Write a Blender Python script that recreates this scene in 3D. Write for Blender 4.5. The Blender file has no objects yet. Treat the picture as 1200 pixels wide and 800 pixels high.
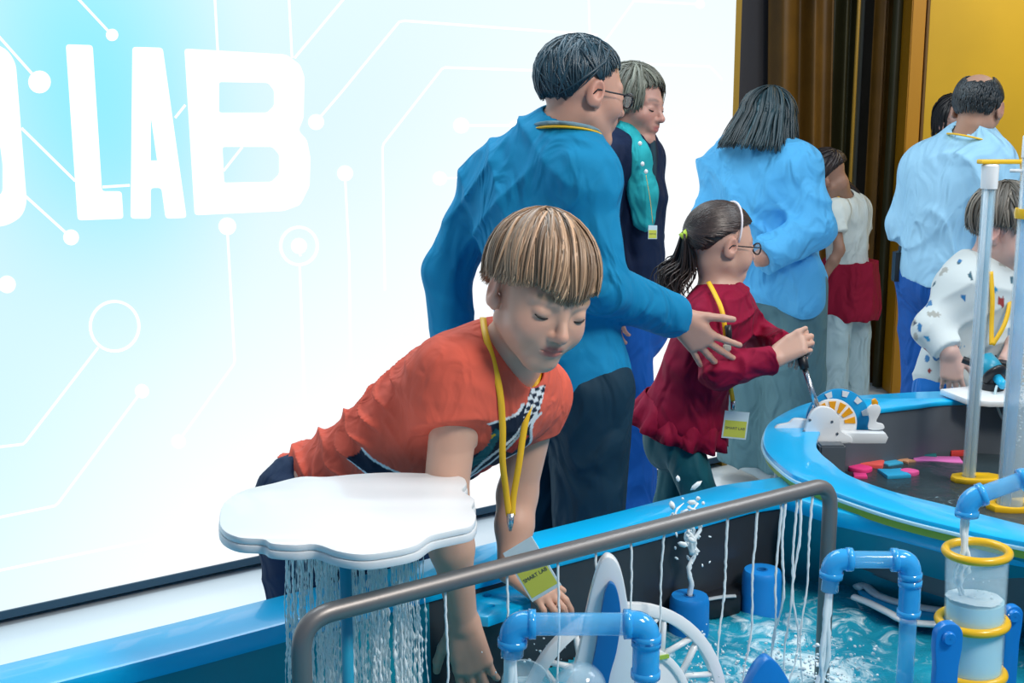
import bpy, bmesh, math, random
import numpy as np
from mathutils import Vector, Matrix, Euler

# ------------------------------------------------------------------ camera, world, lights, exposure
sc = bpy.context.scene
COL = sc.collection
CAM_H = 1.62
PITCH = math.atan(280 / 1480.0)
cam_data = bpy.data.cameras.new('camera')
cam_data.sensor_width = 36.0
cam_data.lens = 36.0 * 1480 / 1200
cam_data.clip_start = 0.05
cam = bpy.data.objects.new('camera', cam_data)
cam.location = (0, 0, CAM_H)
cam.rotation_euler = (math.pi / 2 - PITCH, 0, 0)
COL.objects.link(cam)
sc.camera = cam

world = bpy.data.worlds.new('hall_ambient')
sc.world = world
world.use_nodes = True
world.node_tree.nodes['Background'].inputs[0].default_value = (0.55, 0.75, 1.0, 1)
world.node_tree.nodes['Background'].inputs[1].default_value = 0.24

def area_light(name, loc, target, size, energy, color, size_y=None):
    d = bpy.data.lights.new(name, 'AREA')
    d.energy = energy; d.color = color; d.size = size
    if size_y: d.shape = 'RECTANGLE'; d.size_y = size_y
    o = bpy.data.objects.new(name, d)
    o.location = loc
    o.rotation_euler = (Vector(target) - Vector(loc)).to_track_quat('-Z', 'Y').to_euler()
    COL.objects.link(o)
    return o
area_light('ceiling_light_hall', (1.7, 0.5, 3.3), (0.2, 2.2, 0.9), .7, 52, (1.0, 0.92, 0.84))
area_light('ceiling_light_right', (2.6, 2.6, 3.4), (1.6, 3.4, 0.9), 1.2, 34, (0.9, 0.96, 1.0))
area_light('ceiling_light_amber', (3.4, 5.6, 3.3), (3.0, 7.4, 1.6), 1.2, 26, (1.0, 0.92, 0.75))
area_light('added_floor_wash', (-0.8, 3.7, 3.5), (-0.9, 3.7, 0.0), 2.2, 60, (0.85, 0.95, 1.0))  # unseen lamp, added to brighten the floor in front of the screen

sc.view_settings.view_transform = 'Standard'
sc.view_settings.look = 'None'
sc.view_settings.gamma = 1.0
sc.view_settings.exposure = 0.55
sc.view_settings.use_curve_mapping = False
sc.cycles.max_bounces = 10
sc.cycles.transparent_max_bounces = 12
sc.cycles.transmission_bounces = 8
sc.cycles.caustics_reflective = False
sc.cycles.caustics_refractive = False
sc.cycles.sample_clamp_indirect = 3.0
SCREEN_GAIN = 0.71

# ------------------------------------------------------------------ picture measurements to places in the room
CT, ST = math.cos(PITCH), math.sin(PITCH)
def ray(px, py):
    u = (px - 600) / 1480.0; v = (400 - py) / 1480.0
    return Vector((u, CT + v * ST, -ST + v * CT))
def J(px, py, Y):
    r = ray(px, py); t = Y / r.y
    return Vector((r.x * t, Y, CAM_H + r.z * t))
def PZ(px, py, z):
    r = ray(px, py); t = (z - CAM_H) / r.z
    return Vector((r.x * t, r.y * t, z))

# ------------------------------------------------------------------ object helpers
def props(o, label=None, cat=None, group=None, kind=None):
    if label: o['label'] = label
    if cat: o['category'] = cat
    if group: o['group'] = group
    if kind: o['kind'] = kind
    return o
def thing(name, loc, label, cat, group=None):
    o = bpy.data.objects.new(name, None)
    o.empty_display_size = 0.05
    o.location = loc
    COL.objects.link(o)
    return props(o, label, cat, group)
def wmat(p):
    m = Matrix.Translation(p.location) @ p.rotation_euler.to_matrix().to_4x4()
    if p.parent: return wmat(p.parent) @ p.matrix_parent_inverse @ m
    return m
def obj(name, me, mat=None, parent=None, label=None, cat=None, group=None, kind=None):
    """link a mesh given in room coordinates; its origin goes to its base"""
    if mat is not None and len(me.materials) == 0:
        for m in (mat if isinstance(mat, (list, tuple)) else [mat]): me.materials.append(m)
    n = len(me.vertices)
    co = np.empty(n * 3, np.float32); me.vertices.foreach_get('co', co); co = co.reshape(-1, 3)
    base = Vector([float(x) for x in ((co[:, 0].min() + co[:, 0].max()) / 2, (co[:, 1].min() + co[:, 1].max()) / 2, co[:, 2].min())])
    me.transform(Matrix.Translation(-base))
    me.name = name
    o = bpy.data.objects.new(name, me)
    o.location = base
    COL.objects.link(o)
    if parent is not None:
        o.parent = parent
        o.matrix_parent_inverse = wmat(parent).inverted()
    return props(o, label, cat, group, kind)

def mesh_np(V, F, cols=None, smooth=True):
    """V (n,3), F (m,k) all faces with k corners or list of such arrays"""
    me = bpy.data.meshes.new('mesh')
    Fs = F if isinstance(F, list) else [F]
    me.vertices.add(len(V))
    me.vertices.foreach_set('co', np.asarray(V, np.float32).ravel())
    nl = sum(f.size for f in Fs); npol = sum(len(f) for f in Fs)
    me.loops.add(nl); me.polygons.add(npol)
    me.loops.foreach_set('vertex_index', np.concatenate([f.ravel() for f in Fs]).astype(np.int32))
    sizes = np.concatenate([np.full(len(f), f.shape[1]) for f in Fs])
    st = np.concatenate([[0], np.cumsum(sizes)[:-1]]).astype(np.int32)
    me.polygons.foreach_set('loop_start', st)
    me.polygons.foreach_set('use_smooth', np.full(npol, smooth))
    if cols is not None:
        a = me.color_attributes.new('Col', 'FLOAT_COLOR', 'POINT')
        c = np.ones((len(V), 4), np.float32); c[:, :3] = cols
        a.data.foreach_set('color', c.ravel())
    me.update(calc_edges=True)
    me.validate()
    return me
def from_bm(bm, smooth=False):
    me = bpy.data.meshes.new('mesh')
    bmesh.ops.recalc_face_normals(bm, faces=bm.faces[:])
    bm.to_mesh(me); bm.free()
    if smooth:
        me.polygons.foreach_set('use_smooth', np.full(len(me.polygons), True))
    return me
def auto_smooth(me, deg=35):
    me.polygons.foreach_set('use_smooth', np.full(len(me.polygons), True))
    me.set_sharp_from_angle(angle=math.radians(deg))
    return me
def box_me(lo, hi, bevel=0.0, M=None, seg=2):
    bm = bmesh.new()
    bmesh.ops.create_cube(bm, size=1)
    lo = Vector(lo); hi = Vector(hi)
    for v in bm.verts:
        v.co = Vector([lo[i] + (v.co[i] + .5) * (hi[i] - lo[i]) for i in range(3)])
    if bevel: bmesh.ops.bevel(bm, geom=bm.edges[:], offset=bevel, segments=seg, affect='EDGES')
    if M is not None: bm.transform(M)
    return auto_smooth(from_bm(bm))
def join_me(mes):
    bm = bmesh.new()
    for m in mes:
        bm.from_mesh(m)
    me = bpy.data.meshes.new('mesh'); bm.to_mesh(me); bm.free()
    for m in mes: bpy.data.meshes.remove(m)
    return me
def lathe_me(profile, n=32, M=None):
    """profile [(r,z)...] revolved about z"""
    P = np.array(profile, float)
    a = np.linspace(0, 2 * np.pi, n, endpoint=False)
    V = np.stack([P[:, 0][:, None] * np.cos(a), P[:, 0][:, None] * np.sin(a), np.repeat(P[:, 1][:, None], n, 1)], -1).reshape(-1, 3)
    k = len(P); i = np.arange(k - 1)[:, None] * n; j = np.arange(n)[None]
    j2 = (j + 1) % n
    F = np.stack([i + j, i + j2, i + n + j2, i + n + j], -1).reshape(-1, 4)
    me = mesh_np(V, F)
    if M is not None: me.transform(M)
    bm = bmesh.new(); bm.from_mesh(me); bmesh.ops.remove_doubles(bm, verts=bm.verts[:], dist=1e-6)
    bmesh.ops.recalc_face_normals(bm, faces=bm.faces[:]); bm.to_mesh(me); bm.free()
    return auto_smooth(me, 40)
def catmull(pts, per=8, closed=False):
    P = [Vector(p) for p in pts]; n = len(P); out = []
    rng = range(n) if closed else range(n - 1)
    for i in rng:
        if closed: a, b, c, d = P[(i - 1) % n], P[i], P[(i + 1) % n], P[(i + 2) % n]
        else: a, b, c, d = P[max(i - 1, 0)], P[i], P[i + 1], P[min(i + 2, n - 1)]
        for k in range(per):
            t = k / per
            out.append(0.5 * ((2 * b) + (c - a) * t + (2 * a - 5 * b + 4 * c - d) * t * t + (3 * b - a - 3 * c + d) * t ** 3))
    if not closed: out.append(P[-1].copy())
    return out
def arc_corner(pts, r, n=8):
    """polyline with rounded corners"""
    P = [Vector(p) for p in pts]; out = [P[0]]
    for i in range(1, len(P) - 1):
        a, b, c = P[i - 1], P[i], P[i + 1]
        d1 = (a - b).normalized(); d2 = (c - b).normalized()
        q1 = b + d1 * r; q2 = b + d2 * r
        for k in range(n + 1):
            t = k / n
            out.append((1 - t) ** 2 * q1 + 2 * t * (1 - t) * b + t * t * q2)
    out.append(P[-1]); return out
def sweep_me(paths, rad, n=8, flat=1.0, nrm=None, cols=None, cap=True):
    """many tubes at once. paths (c,k,3); rad (k,) or (c,k); flat = thickness ratio along nrm (c,k,3)"""
    P = np.asarray([[tuple(q) for q in p] for p in paths] if not isinstance(paths, np.ndarray) else paths, float)
    c, k, _ = P.shape
    rad = np.broadcast_to(np.asarray(rad, float), (c, k))
    T = np.gradient(P, axis=1); T /= np.linalg.norm(T, axis=2, keepdims=True) + 1e-12
    if nrm is None:
        N = np.zeros_like(P)
        ref = np.where(np.abs(T[:, 0, 2:3]) < .9, np.array([[0, 0, 1.]]), np.array([[1., 0, 0]]))
        cur = ref - (ref * T[:, 0]).sum(-1, keepdims=True) * T[:, 0]
        cur /= np.linalg.norm(cur, axis=1, keepdims=True)
        for i in range(k):
            cur = cur - (cur * T[:, i]).sum(-1, keepdims=True) * T[:, i]
            cur /= np.linalg.norm(cur, axis=1, keepdims=True) + 1e-12
            N[:, i] = cur
    else:
        N = np.broadcast_to(np.asarray(nrm, float), P.shape).copy()
        N -= (N * T).sum(-1, keepdims=True) * T
        N /= np.linalg.norm(N, axis=2, keepdims=True) + 1e-12
    B = np.cross(T, N)
    a = np.linspace(0, 2 * np.pi, n, endpoint=False)
    V = P[:, :, None] + rad[:, :, None, None] * (flat * np.cos(a)[None, None, :, None] * N[:, :, None] + np.sin(a)[None, None, :, None] * B[:, :, None])
    V = V.reshape(-1, 3)
    ci = (np.arange(c) * k * n)[:, None, None]; i = (np.arange(k - 1) * n)[None, :, None]; j = np.arange(n)[None, None]; j2 = (j + 1) % n
    F = np.stack([ci + i + j, ci + i + j2, ci + i + n + j2, ci + i + n + j], -1).reshape(-1, 4)
    Fs = [F]
    if cap:
        e0 = (np.arange(c) * k * n)[:, None] + np.arange(n)[None, ::-1]
        e1 = (np.arange(c) * k * n + (k - 1) * n)[:, None] + np.arange(n)[None]
        Fs += [e0, e1]
    cc = None
    if cols is not None:
        cc = np.asarray(cols, float)
        if cc.ndim == 2: cc = np.broadcast_to(cc[:, None, None], (c, k, n, 3))
        else: cc = np.broadcast_to(cc[:, :, None], (c, k, n, 3))
        cc = cc.reshape(-1, 3)
    return mesh_np(V, Fs, cc)
def tube_me(pts, r, n=12, flat=1.0, nrm=None):
    pts = [tuple(p) for p in pts]
    return sweep_me(np.array([pts]), np.asarray(r, float) if np.ndim(r) else r, n=n, flat=flat, nrm=nrm)
def plate_me(loops, thick, M=None, bevel=0.0, seg=2):
    """flat plate with holes from 2D loops in local xy, from z=0 to z=thick"""
    cu = bpy.data.curves.new('outline', 'CURVE'); cu.dimensions = '2D'; cu.fill_mode = 'BOTH'
    cu.extrude = max(thick / 2 - bevel, 1e-5); cu.bevel_depth = bevel; cu.bevel_resolution = seg - 1 if bevel else 0
    cu.offset = -bevel
    for lp in loops:
        s = cu.splines.new('POLY'); s.points.add(len(lp) - 1)
        for i, p in enumerate(lp): s.points[i].co = (p[0], p[1], 0, 1)
        s.use_cyclic_u = True
    o = bpy.data.objects.new('tmp', cu); COL.objects.link(o)
    dg = bpy.context.evaluated_depsgraph_get()
    me = bpy.data.meshes.new_from_object(o.evaluated_get(dg))
    bpy.data.objects.remove(o); bpy.data.curves.remove(cu)
    me.materials.clear()
    me.transform(Matrix.Translation((0, 0, thick / 2)))
    if M is not None: me.transform(M)
    bm = bmesh.new(); bm.from_mesh(me); bmesh.ops.remove_doubles(bm, verts=bm.verts[:], dist=1e-5)
    bmesh.ops.recalc_face_normals(bm, faces=bm.faces[:]); bm.to_mesh(me); bm.free()
    return auto_smooth(me, 30)
def text_me(txt, size, thick, M):
    cu = bpy.data.curves.new('t', 'FONT'); cu.body = txt; cu.size = size; cu.extrude = thick / 2
    cu.align_x = 'CENTER'; cu.align_y = 'CENTER'
    o = bpy.data.objects.new('tmp', cu); COL.objects.link(o)
    dg = bpy.context.evaluated_depsgraph_get()
    me = bpy.data.meshes.new_from_object(o.evaluated_get(dg))
    bpy.data.objects.remove(o); bpy.data.curves.remove(cu)
    me.materials.clear(); me.transform(M)
    return me
def frame(o, x, y, z=None):
    """matrix with origin o and axes x, y (orthonormalised)"""
    x = Vector(x).normalized(); y = Vector(y); z = x.cross(y).normalized(); y = z.cross(x)
    return Matrix(((x.x, y.x, z.x, o[0]), (x.y, y.y, z.y, o[1]), (x.z, y.z, z.z, o[2]), (0, 0, 0, 1)))

# ------------------------------------------------------------------ materials
def mat(name, color=(.8, .8, .8), rough=.5, metal=0.0, trans=0.0, ior=1.45, vcol=False, bump=None, var=None, sss=0.0,
        coat=0.0, coat_ior=1.5, blend=None, wrinkle=None, emit=None, emit_strength=1.0, sheen=0.0, alpha=1.0, stretch=None, spec=None):
    m = bpy.data.materials.new(name); m.use_nodes = True
    nt = m.node_tree; b = nt.nodes['Principled BSDF']
    b.inputs['Base Color'].default_value = (*color, 1)
    b.inputs['Roughness'].default_value = rough
    b.inputs['Metallic'].default_value = metal
    b.inputs['Transmission Weight'].default_value = trans
    b.inputs['IOR'].default_value = ior
    b.inputs['Coat Weight'].default_value = coat
    b.inputs['Sheen Weight'].default_value = sheen
    b.inputs['Coat IOR'].default_value = coat_ior; b.inputs['Coat Roughness'].default_value = .06
    b.inputs['Alpha'].default_value = alpha
    if spec is not None: b.inputs['Specular IOR Level'].default_value = spec
    if sss:
        b.inputs['Subsurface Weight'].default_value = sss
        b.inputs['Subsurface Radius'].default_value = (1.0, .4, .25)
        b.inputs['Subsurface Scale'].default_value = 0.01
    if emit:
        b.inputs['Emission Color'].default_value = (*emit, 1); b.inputs['Emission Strength'].default_value = emit_strength
    tc = None
    def coords():
        nonlocal tc
        if tc is None:
            tc = nt.nodes.new('ShaderNodeTexCoord')
        return tc.outputs['Object']
    src = None
    if vcol:
        a = nt.nodes.new('ShaderNodeAttribute'); a.attribute_name = 'Col'; src = a.outputs['Color']
    if var:   # (scale, amount): mottling
        n = nt.nodes.new('ShaderNodeTexNoise'); n.inputs['Scale'].default_value = var[0]; n.inputs['Detail'].default_value = 4
        nt.links.new(coords(), n.inputs['Vector'])
        mr = nt.nodes.new('ShaderNodeMapRange'); mr.inputs['From Min'].default_value = .3; mr.inputs['From Max'].default_value = .7
        mr.inputs['To Min'].default_value = 1 - var[1]; mr.inputs['To Max'].default_value = 1 + var[1]
        nt.links.new(n.outputs['Fac'], mr.inputs['Value'])
        mx = nt.nodes.new('ShaderNodeMix'); mx.data_type = 'RGBA'; mx.blend_type = 'MULTIPLY'; mx.inputs['Factor'].default_value = 1
        if src: nt.links.new(src, mx.inputs['A'])
        else: mx.inputs['A'].default_value = (*color, 1)
        nt.links.new(mr.outputs['Result'], mx.inputs['B'])
        src = mx.outputs['Result']
    if src: nt.links.new(src, b.inputs['Base Color'])
    if bump:  # (scale, strength, distance)
        n = nt.nodes.new('ShaderNodeTexNoise'); n.inputs['Scale'].default_value = bump[0]; n.inputs['Detail'].default_value = 5
        if stretch:
            mp = nt.nodes.new('ShaderNodeMapping'); mp.inputs['Scale'].default_value = stretch
            nt.links.new(coords(), mp.inputs['Vector']); nt.links.new(mp.outputs['Vector'], n.inputs['Vector'])
        else: nt.links.new(coords(), n.inputs['Vector'])
        bp = nt.nodes.new('ShaderNodeBump'); bp.inputs['Strength'].default_value = bump[1]; bp.inputs['Distance'].default_value = bump[2]
        nt.links.new(n.outputs['Fac'], bp.inputs['Height']); nt.links.new(bp.outputs['Normal'], b.inputs['Normal'])
        if wrinkle:   # (scale, distance): soft cloth folds under the weave
            n3 = nt.nodes.new('ShaderNodeTexNoise'); n3.inputs['Scale'].default_value = wrinkle[0]; n3.inputs['Detail'].default_value = 1.5; n3.inputs['Distortion'].default_value = 1.2
            mp3 = nt.nodes.new('ShaderNodeMapping'); mp3.inputs['Scale'].default_value = (1, 1, .55); mp3.inputs['Rotation'].default_value = (.3, .5, 0)
            nt.links.new(coords(), mp3.inputs['Vector']); nt.links.new(mp3.outputs['Vector'], n3.inputs['Vector'])
            b3 = nt.nodes.new('ShaderNodeBump'); b3.inputs['Strength'].default_value = 1.0; b3.inputs['Distance'].default_value = wrinkle[1]
            nt.links.new(n3.outputs['Fac'], b3.inputs['Height']); nt.links.new(b3.outputs['Normal'], bp.inputs['Normal'])
    return m
M = {}
M['floor'] = mat('pale_floor', (.72, .80, .84), .22, var=(1.3, .05), bump=(40, .05, .002))
M['wall_dark'] = mat('dark_wall', (.05, .05, .06), .6, var=(3, .2))
M['wall_amber'] = mat('amber_wall', (.62, .36, .008), .45, var=(1.1, .12))
M['amber_frame'] = mat('amber_frame', (.48, .21, .005), .4)
M['curtain_gold'] = mat('gold_curtain', (.13, .060, .005), .5, var=(3, .35))
M['curtain_olive'] = mat('olive_curtain', (.040, .036, .012), .5, var=(3, .3))
M['curtain_grey'] = mat('grey_panel', (.055, .050, .055), .6)
M['gold_edge'] = mat('gold_edge', (.35, .20, .02), .4)
M['rim_blue'] = mat('blue_solid_surface', (.0, .45, .84), .32, coat=.45, coat_ior=1.6, var=(2, .05))
M['rim_pale'] = mat('pale_edge', (.55, .85, .95), .35)
M['green'] = mat('lime_band', (.32, .50, .06), .4)
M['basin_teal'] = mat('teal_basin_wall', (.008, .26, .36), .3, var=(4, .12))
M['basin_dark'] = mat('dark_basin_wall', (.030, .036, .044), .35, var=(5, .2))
M['basin_grey'] = mat('grey_basin_wall', (.10, .12, .14), .4, var=(4, .15))
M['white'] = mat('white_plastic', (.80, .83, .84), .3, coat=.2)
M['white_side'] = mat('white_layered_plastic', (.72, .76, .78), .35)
M['steel'] = mat('brushed_steel', (.22, .21, .205), .42, metal=.6, bump=(300, .08, .0005))
M['steel_light'] = mat('polished_steel', (.6, .65, .7), .25, metal=1)
M['acrylic'] = mat('blue_acrylic', (.15, .60, 1.0), .05, alpha=.48, coat=.8)
M['acrylic_joint'] = mat('blue_acrylic_joint', (.04, .46, .96), .08, alpha=.75, coat=.8)
M['clear'] = mat('clear_acrylic', (.75, .93, 1.0), .03, alpha=.26, coat=1)
M['yellow'] = mat('yellow_plastic', (.86, .50, .01), .3, coat=.3)
M['orange'] = mat('orange_plastic', (.88, .38, .01), .35)
M['blue_plastic'] = mat('blue_plastic', (.01, .20, .62), .3, coat=.3)
M['blue_foam'] = mat('blue_buoy', (.01, .24, .66), .4)
M['navy_plastic'] = mat('blue_inlay', (.01, .15, .42), .35)
M['black'] = mat('black_plastic', (.012, .014, .018), .35)
M['screw'] = mat('screw_metal', (.35, .37, .4), .35, metal=.9)
M['foam_white'] = mat('foamy_water', (.88, .97, 1.0), .12, trans=.12, ior=1.33)
M['stream'] = mat('running_water', (.92, .99, 1.0), .10, trans=.12, ior=1.33)
def water_mat(name, deep, shallow, foam, foam_scale, foam_lo, foam_hi, trans, disp):
    m = bpy.data.materials.new(name); m.use_nodes = True; nt = m.node_tree; b = nt.nodes['Principled BSDF']
    tc = nt.nodes.new('ShaderNodeTexCoord')
    n1 = nt.nodes.new('ShaderNodeTexNoise'); n1.inputs['Scale'].default_value = foam_scale; n1.inputs['Detail'].default_value = 8; n1.inputs['Distortion'].default_value = 1.6
    n1.inputs['Roughness'].default_value = .65
    nt.links.new(tc.outputs['Object'], n1.inputs['Vector'])
    a = nt.nodes.new('ShaderNodeAttribute'); a.attribute_name = 'foam'
    ad = nt.nodes.new('ShaderNodeMath'); ad.operation = 'ADD'
    nt.links.new(n1.outputs['Fac'], ad.inputs[0]); nt.links.new(a.outputs['Fac'], ad.inputs[1])
    mr = nt.nodes.new('ShaderNodeMapRange'); mr.inputs['From Min'].default_value = foam_lo; mr.inputs['From Max'].default_value = foam_hi
    nt.links.new(ad.outputs[0], mr.inputs['Value'])
    n2 = nt.nodes.new('ShaderNodeTexNoise'); n2.inputs['Scale'].default_value = foam_scale * .35; n2.inputs['Distortion'].default_value = .8
    nt.links.new(tc.outputs['Object'], n2.inputs['Vector'])
    m1 = nt.nodes.new('ShaderNodeMix'); m1.data_type = 'RGBA'; m1.inputs['A'].default_value = (*deep, 1); m1.inputs['B'].default_value = (*shallow, 1)
    nt.links.new(n2.outputs['Fac'], m1.inputs['Factor'])
    m2 = nt.nodes.new('ShaderNodeMix'); m2.data_type = 'RGBA'; m2.inputs['B'].default_value = (*foam, 1)
    nt.links.new(m1.outputs['Result'], m2.inputs['A']); nt.links.new(mr.outputs['Result'], m2.inputs['Factor'])
    nt.links.new(m2.outputs['Result'], b.inputs['Base Color'])
    tr = nt.nodes.new('ShaderNodeMath'); tr.operation = 'MULTIPLY_ADD'; tr.inputs[1].default_value = -trans; tr.inputs[2].default_value = trans
    nt.links.new(mr.outputs['Result'], tr.inputs[0]); nt.links.new(tr.outputs[0], b.inputs['Transmission Weight'])
    b.inputs['Roughness'].default_value = .08; b.inputs['IOR'].default_value = 1.33
    bp = nt.nodes.new('ShaderNodeBump'); bp.inputs['Strength'].default_value = .6; bp.inputs['Distance'].default_value = disp
    nt.links.new(n1.outputs['Fac'], bp.inputs['Height']); nt.links.new(bp.outputs['Normal'], b.inputs['Normal'])
    return m
M['water'] = water_mat('basin_water', (.006, .26, .40), (.03, .55, .75), (.80, .97, 1.0), 17, .56, .74, .12, .020)
M['water_dark'] = water_mat('dark_basin_water', (.03, .05, .06), (.06, .09, .10), (.5, .75, .85), 20, .66, .8, .3, .004)

# ------------------------------------------------------------------ the room
def quad_me(pts):
    bm = bmesh.new(); bm.faces.new([bm.verts.new(p) for p in pts]); return from_bm(bm)
obj('floor', box_me((-6, -2, -.1), (7, 8.6, 0)), M['floor'], kind='structure')

W0 = PZ(0, 716, .05); W1 = PZ(306, 650, .05)
WD = (W1 - W0); WD.z = 0; WD.normalize()          # along the screen wall, to the right
WN = Vector((WD.y, -WD.x, 0))                     # out of the wall, into the room
def wall_hit(px, py):
    r = ray(px, py); t = (W0 - Vector((0, 0, CAM_H))).dot(WN) / r.dot(WN)
    q = Vector((0, 0, CAM_H)) + r * t
    return ((q - W0).dot(WD), q.z)
WM = frame(Vector((W0.x, W0.y, 0)), WD, (0, 0, 1))  # local x along, y up, z = x cross y
SGN = 1 if (WM.to_3x3() @ Vector((0, 0, 1))).dot(WN) > 0 else -1
s_right = wall_hit(850, 400)[0]
S_L = -2.6
print('wall dir', WD, 'right', s_right, 'width y', (W0 + WD * s_right).y)
# dark wall the screen hangs on
bm = bmesh.new()
def wall_box(s0, s1, z0, z1, d0, d1, bevel=0):
    lo = Vector((s0, z0, min(SGN * d0, SGN * d1))); hi = Vector((s1, z1, max(SGN * d0, SGN * d1)))
    return box_me(lo, hi, bevel, WM)
obj('wall_left', wall_box(S_L - .5, s_right + .02, 0, 3.9, -.22, -.062), M['wall_dark'], kind='structure')
obj('trim_1', wall_box(s_right + .004, s_right + .035, 0, 3.9, -.20, -.0), M['gold_edge'], kind='structure')
# backlit screen: cyan at the upper left, near white to the right
ms = bpy.data.materials.new('backlit_print'); ms.use_nodes = True; nt = ms.node_tree
b = nt.nodes['Principled BSDF']; b.inputs['Base Color'].default_value = (.02, .02, .02, 1); b.inputs['Roughness'].default_value = .5
tc = nt.nodes.new('ShaderNodeTexCoord'); sp = nt.nodes.new('ShaderNodeSeparateXYZ'); nt.links.new(tc.outputs['Object'], sp.inputs[0])
def blob(cx, cz, rx, rz, ang=0):
    mp = nt.nodes.new('ShaderNodeMapping'); mp.vector_type = 'TEXTURE'
    mp.inputs['Location'].default_value = (cx, cz, 0); mp.inputs['Rotation'].default_value = (0, 0, ang); mp.inputs['Scale'].default_value = (rx, rz, 50)
    nt.links.new(tc.outputs['Object'], mp.inputs['Vector'])
    g = nt.nodes.new('ShaderNodeTexGradient'); g.gradient_type = 'SPHERICAL'; nt.links.new(mp.outputs['Vector'], g.inputs['Vector'])
    r = nt.nodes.new('ShaderNodeValToRGB'); r.color_ramp.interpolation = 'EASE'; nt.links.new(g.outputs['Fac'], r.inputs['Fac'])
    return r.outputs['Color']
def mixc(fac, a, bcol):
    m_ = nt.nodes.new('ShaderNodeMix'); m_.data_type = 'RGBA'
    nt.links.new(fac, m_.inputs['Factor'])
    if isinstance(a, tuple): m_.inputs['A'].default_value = (*a, 1)
    else: nt.links.new(a, m_.inputs['A'])
    m_.inputs['B'].default_value = (*bcol, 1)
    return m_.outputs['Result']
cs = (.80, .91, .96)
c_ = mixc(blob(*wall_hit(60, 150), 2.3, 2.6), cs, (.64, .86, .97))
c_ = mixc(blob(*wall_hit(105, 90), .62, 1.15, .12), c_, (.25, .78, 1.0))
c_ = mixc(blob(*wall_hit(0, 560), 1.3, 1.1), c_, (.55, .86, 1.0))
c_ = mixc(blob(*wall_hit(380, 640), 2.2, 1.6, .3), c_, (1.02, 1.04, 1.05))
c_ = mixc(blob(*wall_hit(800, 400), 2.0, 1.9), c_, (1.05, 1.05, 1.05))
nt.links.new(c_, b.inputs['Emission Color']); b.inputs['Emission Strength'].default_value = SCREEN_GAIN
M['screen'] = ms
M['print_white'] = mat('backlit_white', (.02, .02, .02), .5, emit=(1, 1, 1), emit_strength=.86)
screen = thing('display_screen', WM @ Vector((1.0, .05, 0)), 'huge glowing pale blue wall screen with white circuit lines and LAB lettering', 'screen')
sm = wall_box(S_L, s_right, .05, 3.6, -.06, 0, .0)
sm.transform(WM.inverted())
so = bpy.data.objects.new('panel', sm); sm.materials.append(ms); so.matrix_world = WM
so.parent = screen; so.matrix_parent_inverse = wmat(screen).inverted(); COL.objects.link(so)
fr = [wall_box(S_L, s_right, .024, .05, -.06, .008), ]
obj('bottom_frame', join_me(fr), mat('dark_blue_frame', (.01, .05, .09), .4), screen)
def wplate(loops_px, name, parent, thick=.004, label=None, group=None):
    loops = [[wall_hit(*p) for p in lp] for lp in loops_px]
    me = plate_me(loops, thick, WM @ Matrix.Translation((0, 0, .001 if SGN > 0 else -.001 - thick)))
    return obj(name, me, M['print_white'], parent, label)
def rnd(loop, r=4):
    return [tuple(p)[:2] for p in arc_corner([(*loop[-1], 0)] + [(*p, 0) for p in loop] + [(*loop[0], 0)], r, 3)][1:-1]
wplate([rnd([(77, 52), (108, 53), (119, 224), (142, 224), (144, 256), (91, 258)])], 'letter', screen, label='white letter L')
wplate([rnd([(155, 55), (190, 56), (218, 255), (194, 256), (189, 220), (176, 220), (176, 256), (153, 256)]), [(176, 132), (176, 188), (184, 188)]], 'letter', screen, label='white letter A')
wplate([rnd([(216, 57), (335, 64), (351, 76), (356, 90), (355, 138), (349, 153), (359, 164), (363, 185), (362, 218), (351, 240), (332, 247), (228, 252)]),
        rnd([(256, 96), (314, 97), (321, 106), (321, 124), (313, 132), (256, 132)], 3), rnd([(260, 172), (319, 172), (327, 181), (327, 204), (318, 213), (262, 214)], 3)], 'letter', screen, label='white letter B')
wplate([rnd([(-90, 40), (-10, 50), (8, 58), (18, 74), (31, 238), (25, 254), (8, 264), (-90, 276)], 8), rnd([(-60, 95), (-22, 98), (-8, 112), (3, 192), (3, 226), (-12, 236), (-60, 240)], 5)], 'letter', screen, label='white letter O cut by the left edge of the picture')
def wtrace(pts, w=4.2):
    q = [WM @ Vector((*wall_hit(*p), SGN * .0015)) for p in pts]
    if len(q) == 2: q.insert(1, (q[0] + q[1]) / 2)
    else:
        q = [q[0]] + [p for a_, b_ in zip(q[:-1], q[1:]) for p in ((a_ * .98 + b_ * .02), (a_ * .02 + b_ * .98))] + [q[-1]]
    me = tube_me(q, w / 1480 * 2.1 * 1.1, 4, flat=.12, nrm=tuple(WN))
    return obj('circuit_line', me, M['print_white'], screen)
def disc_loop(x, y, r, n=24):
    return [(x + r * math.cos(2 * math.pi * i / n), y + r * 1.02 * math.sin(2 * math.pi * i / n)) for i in range(n)]
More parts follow.
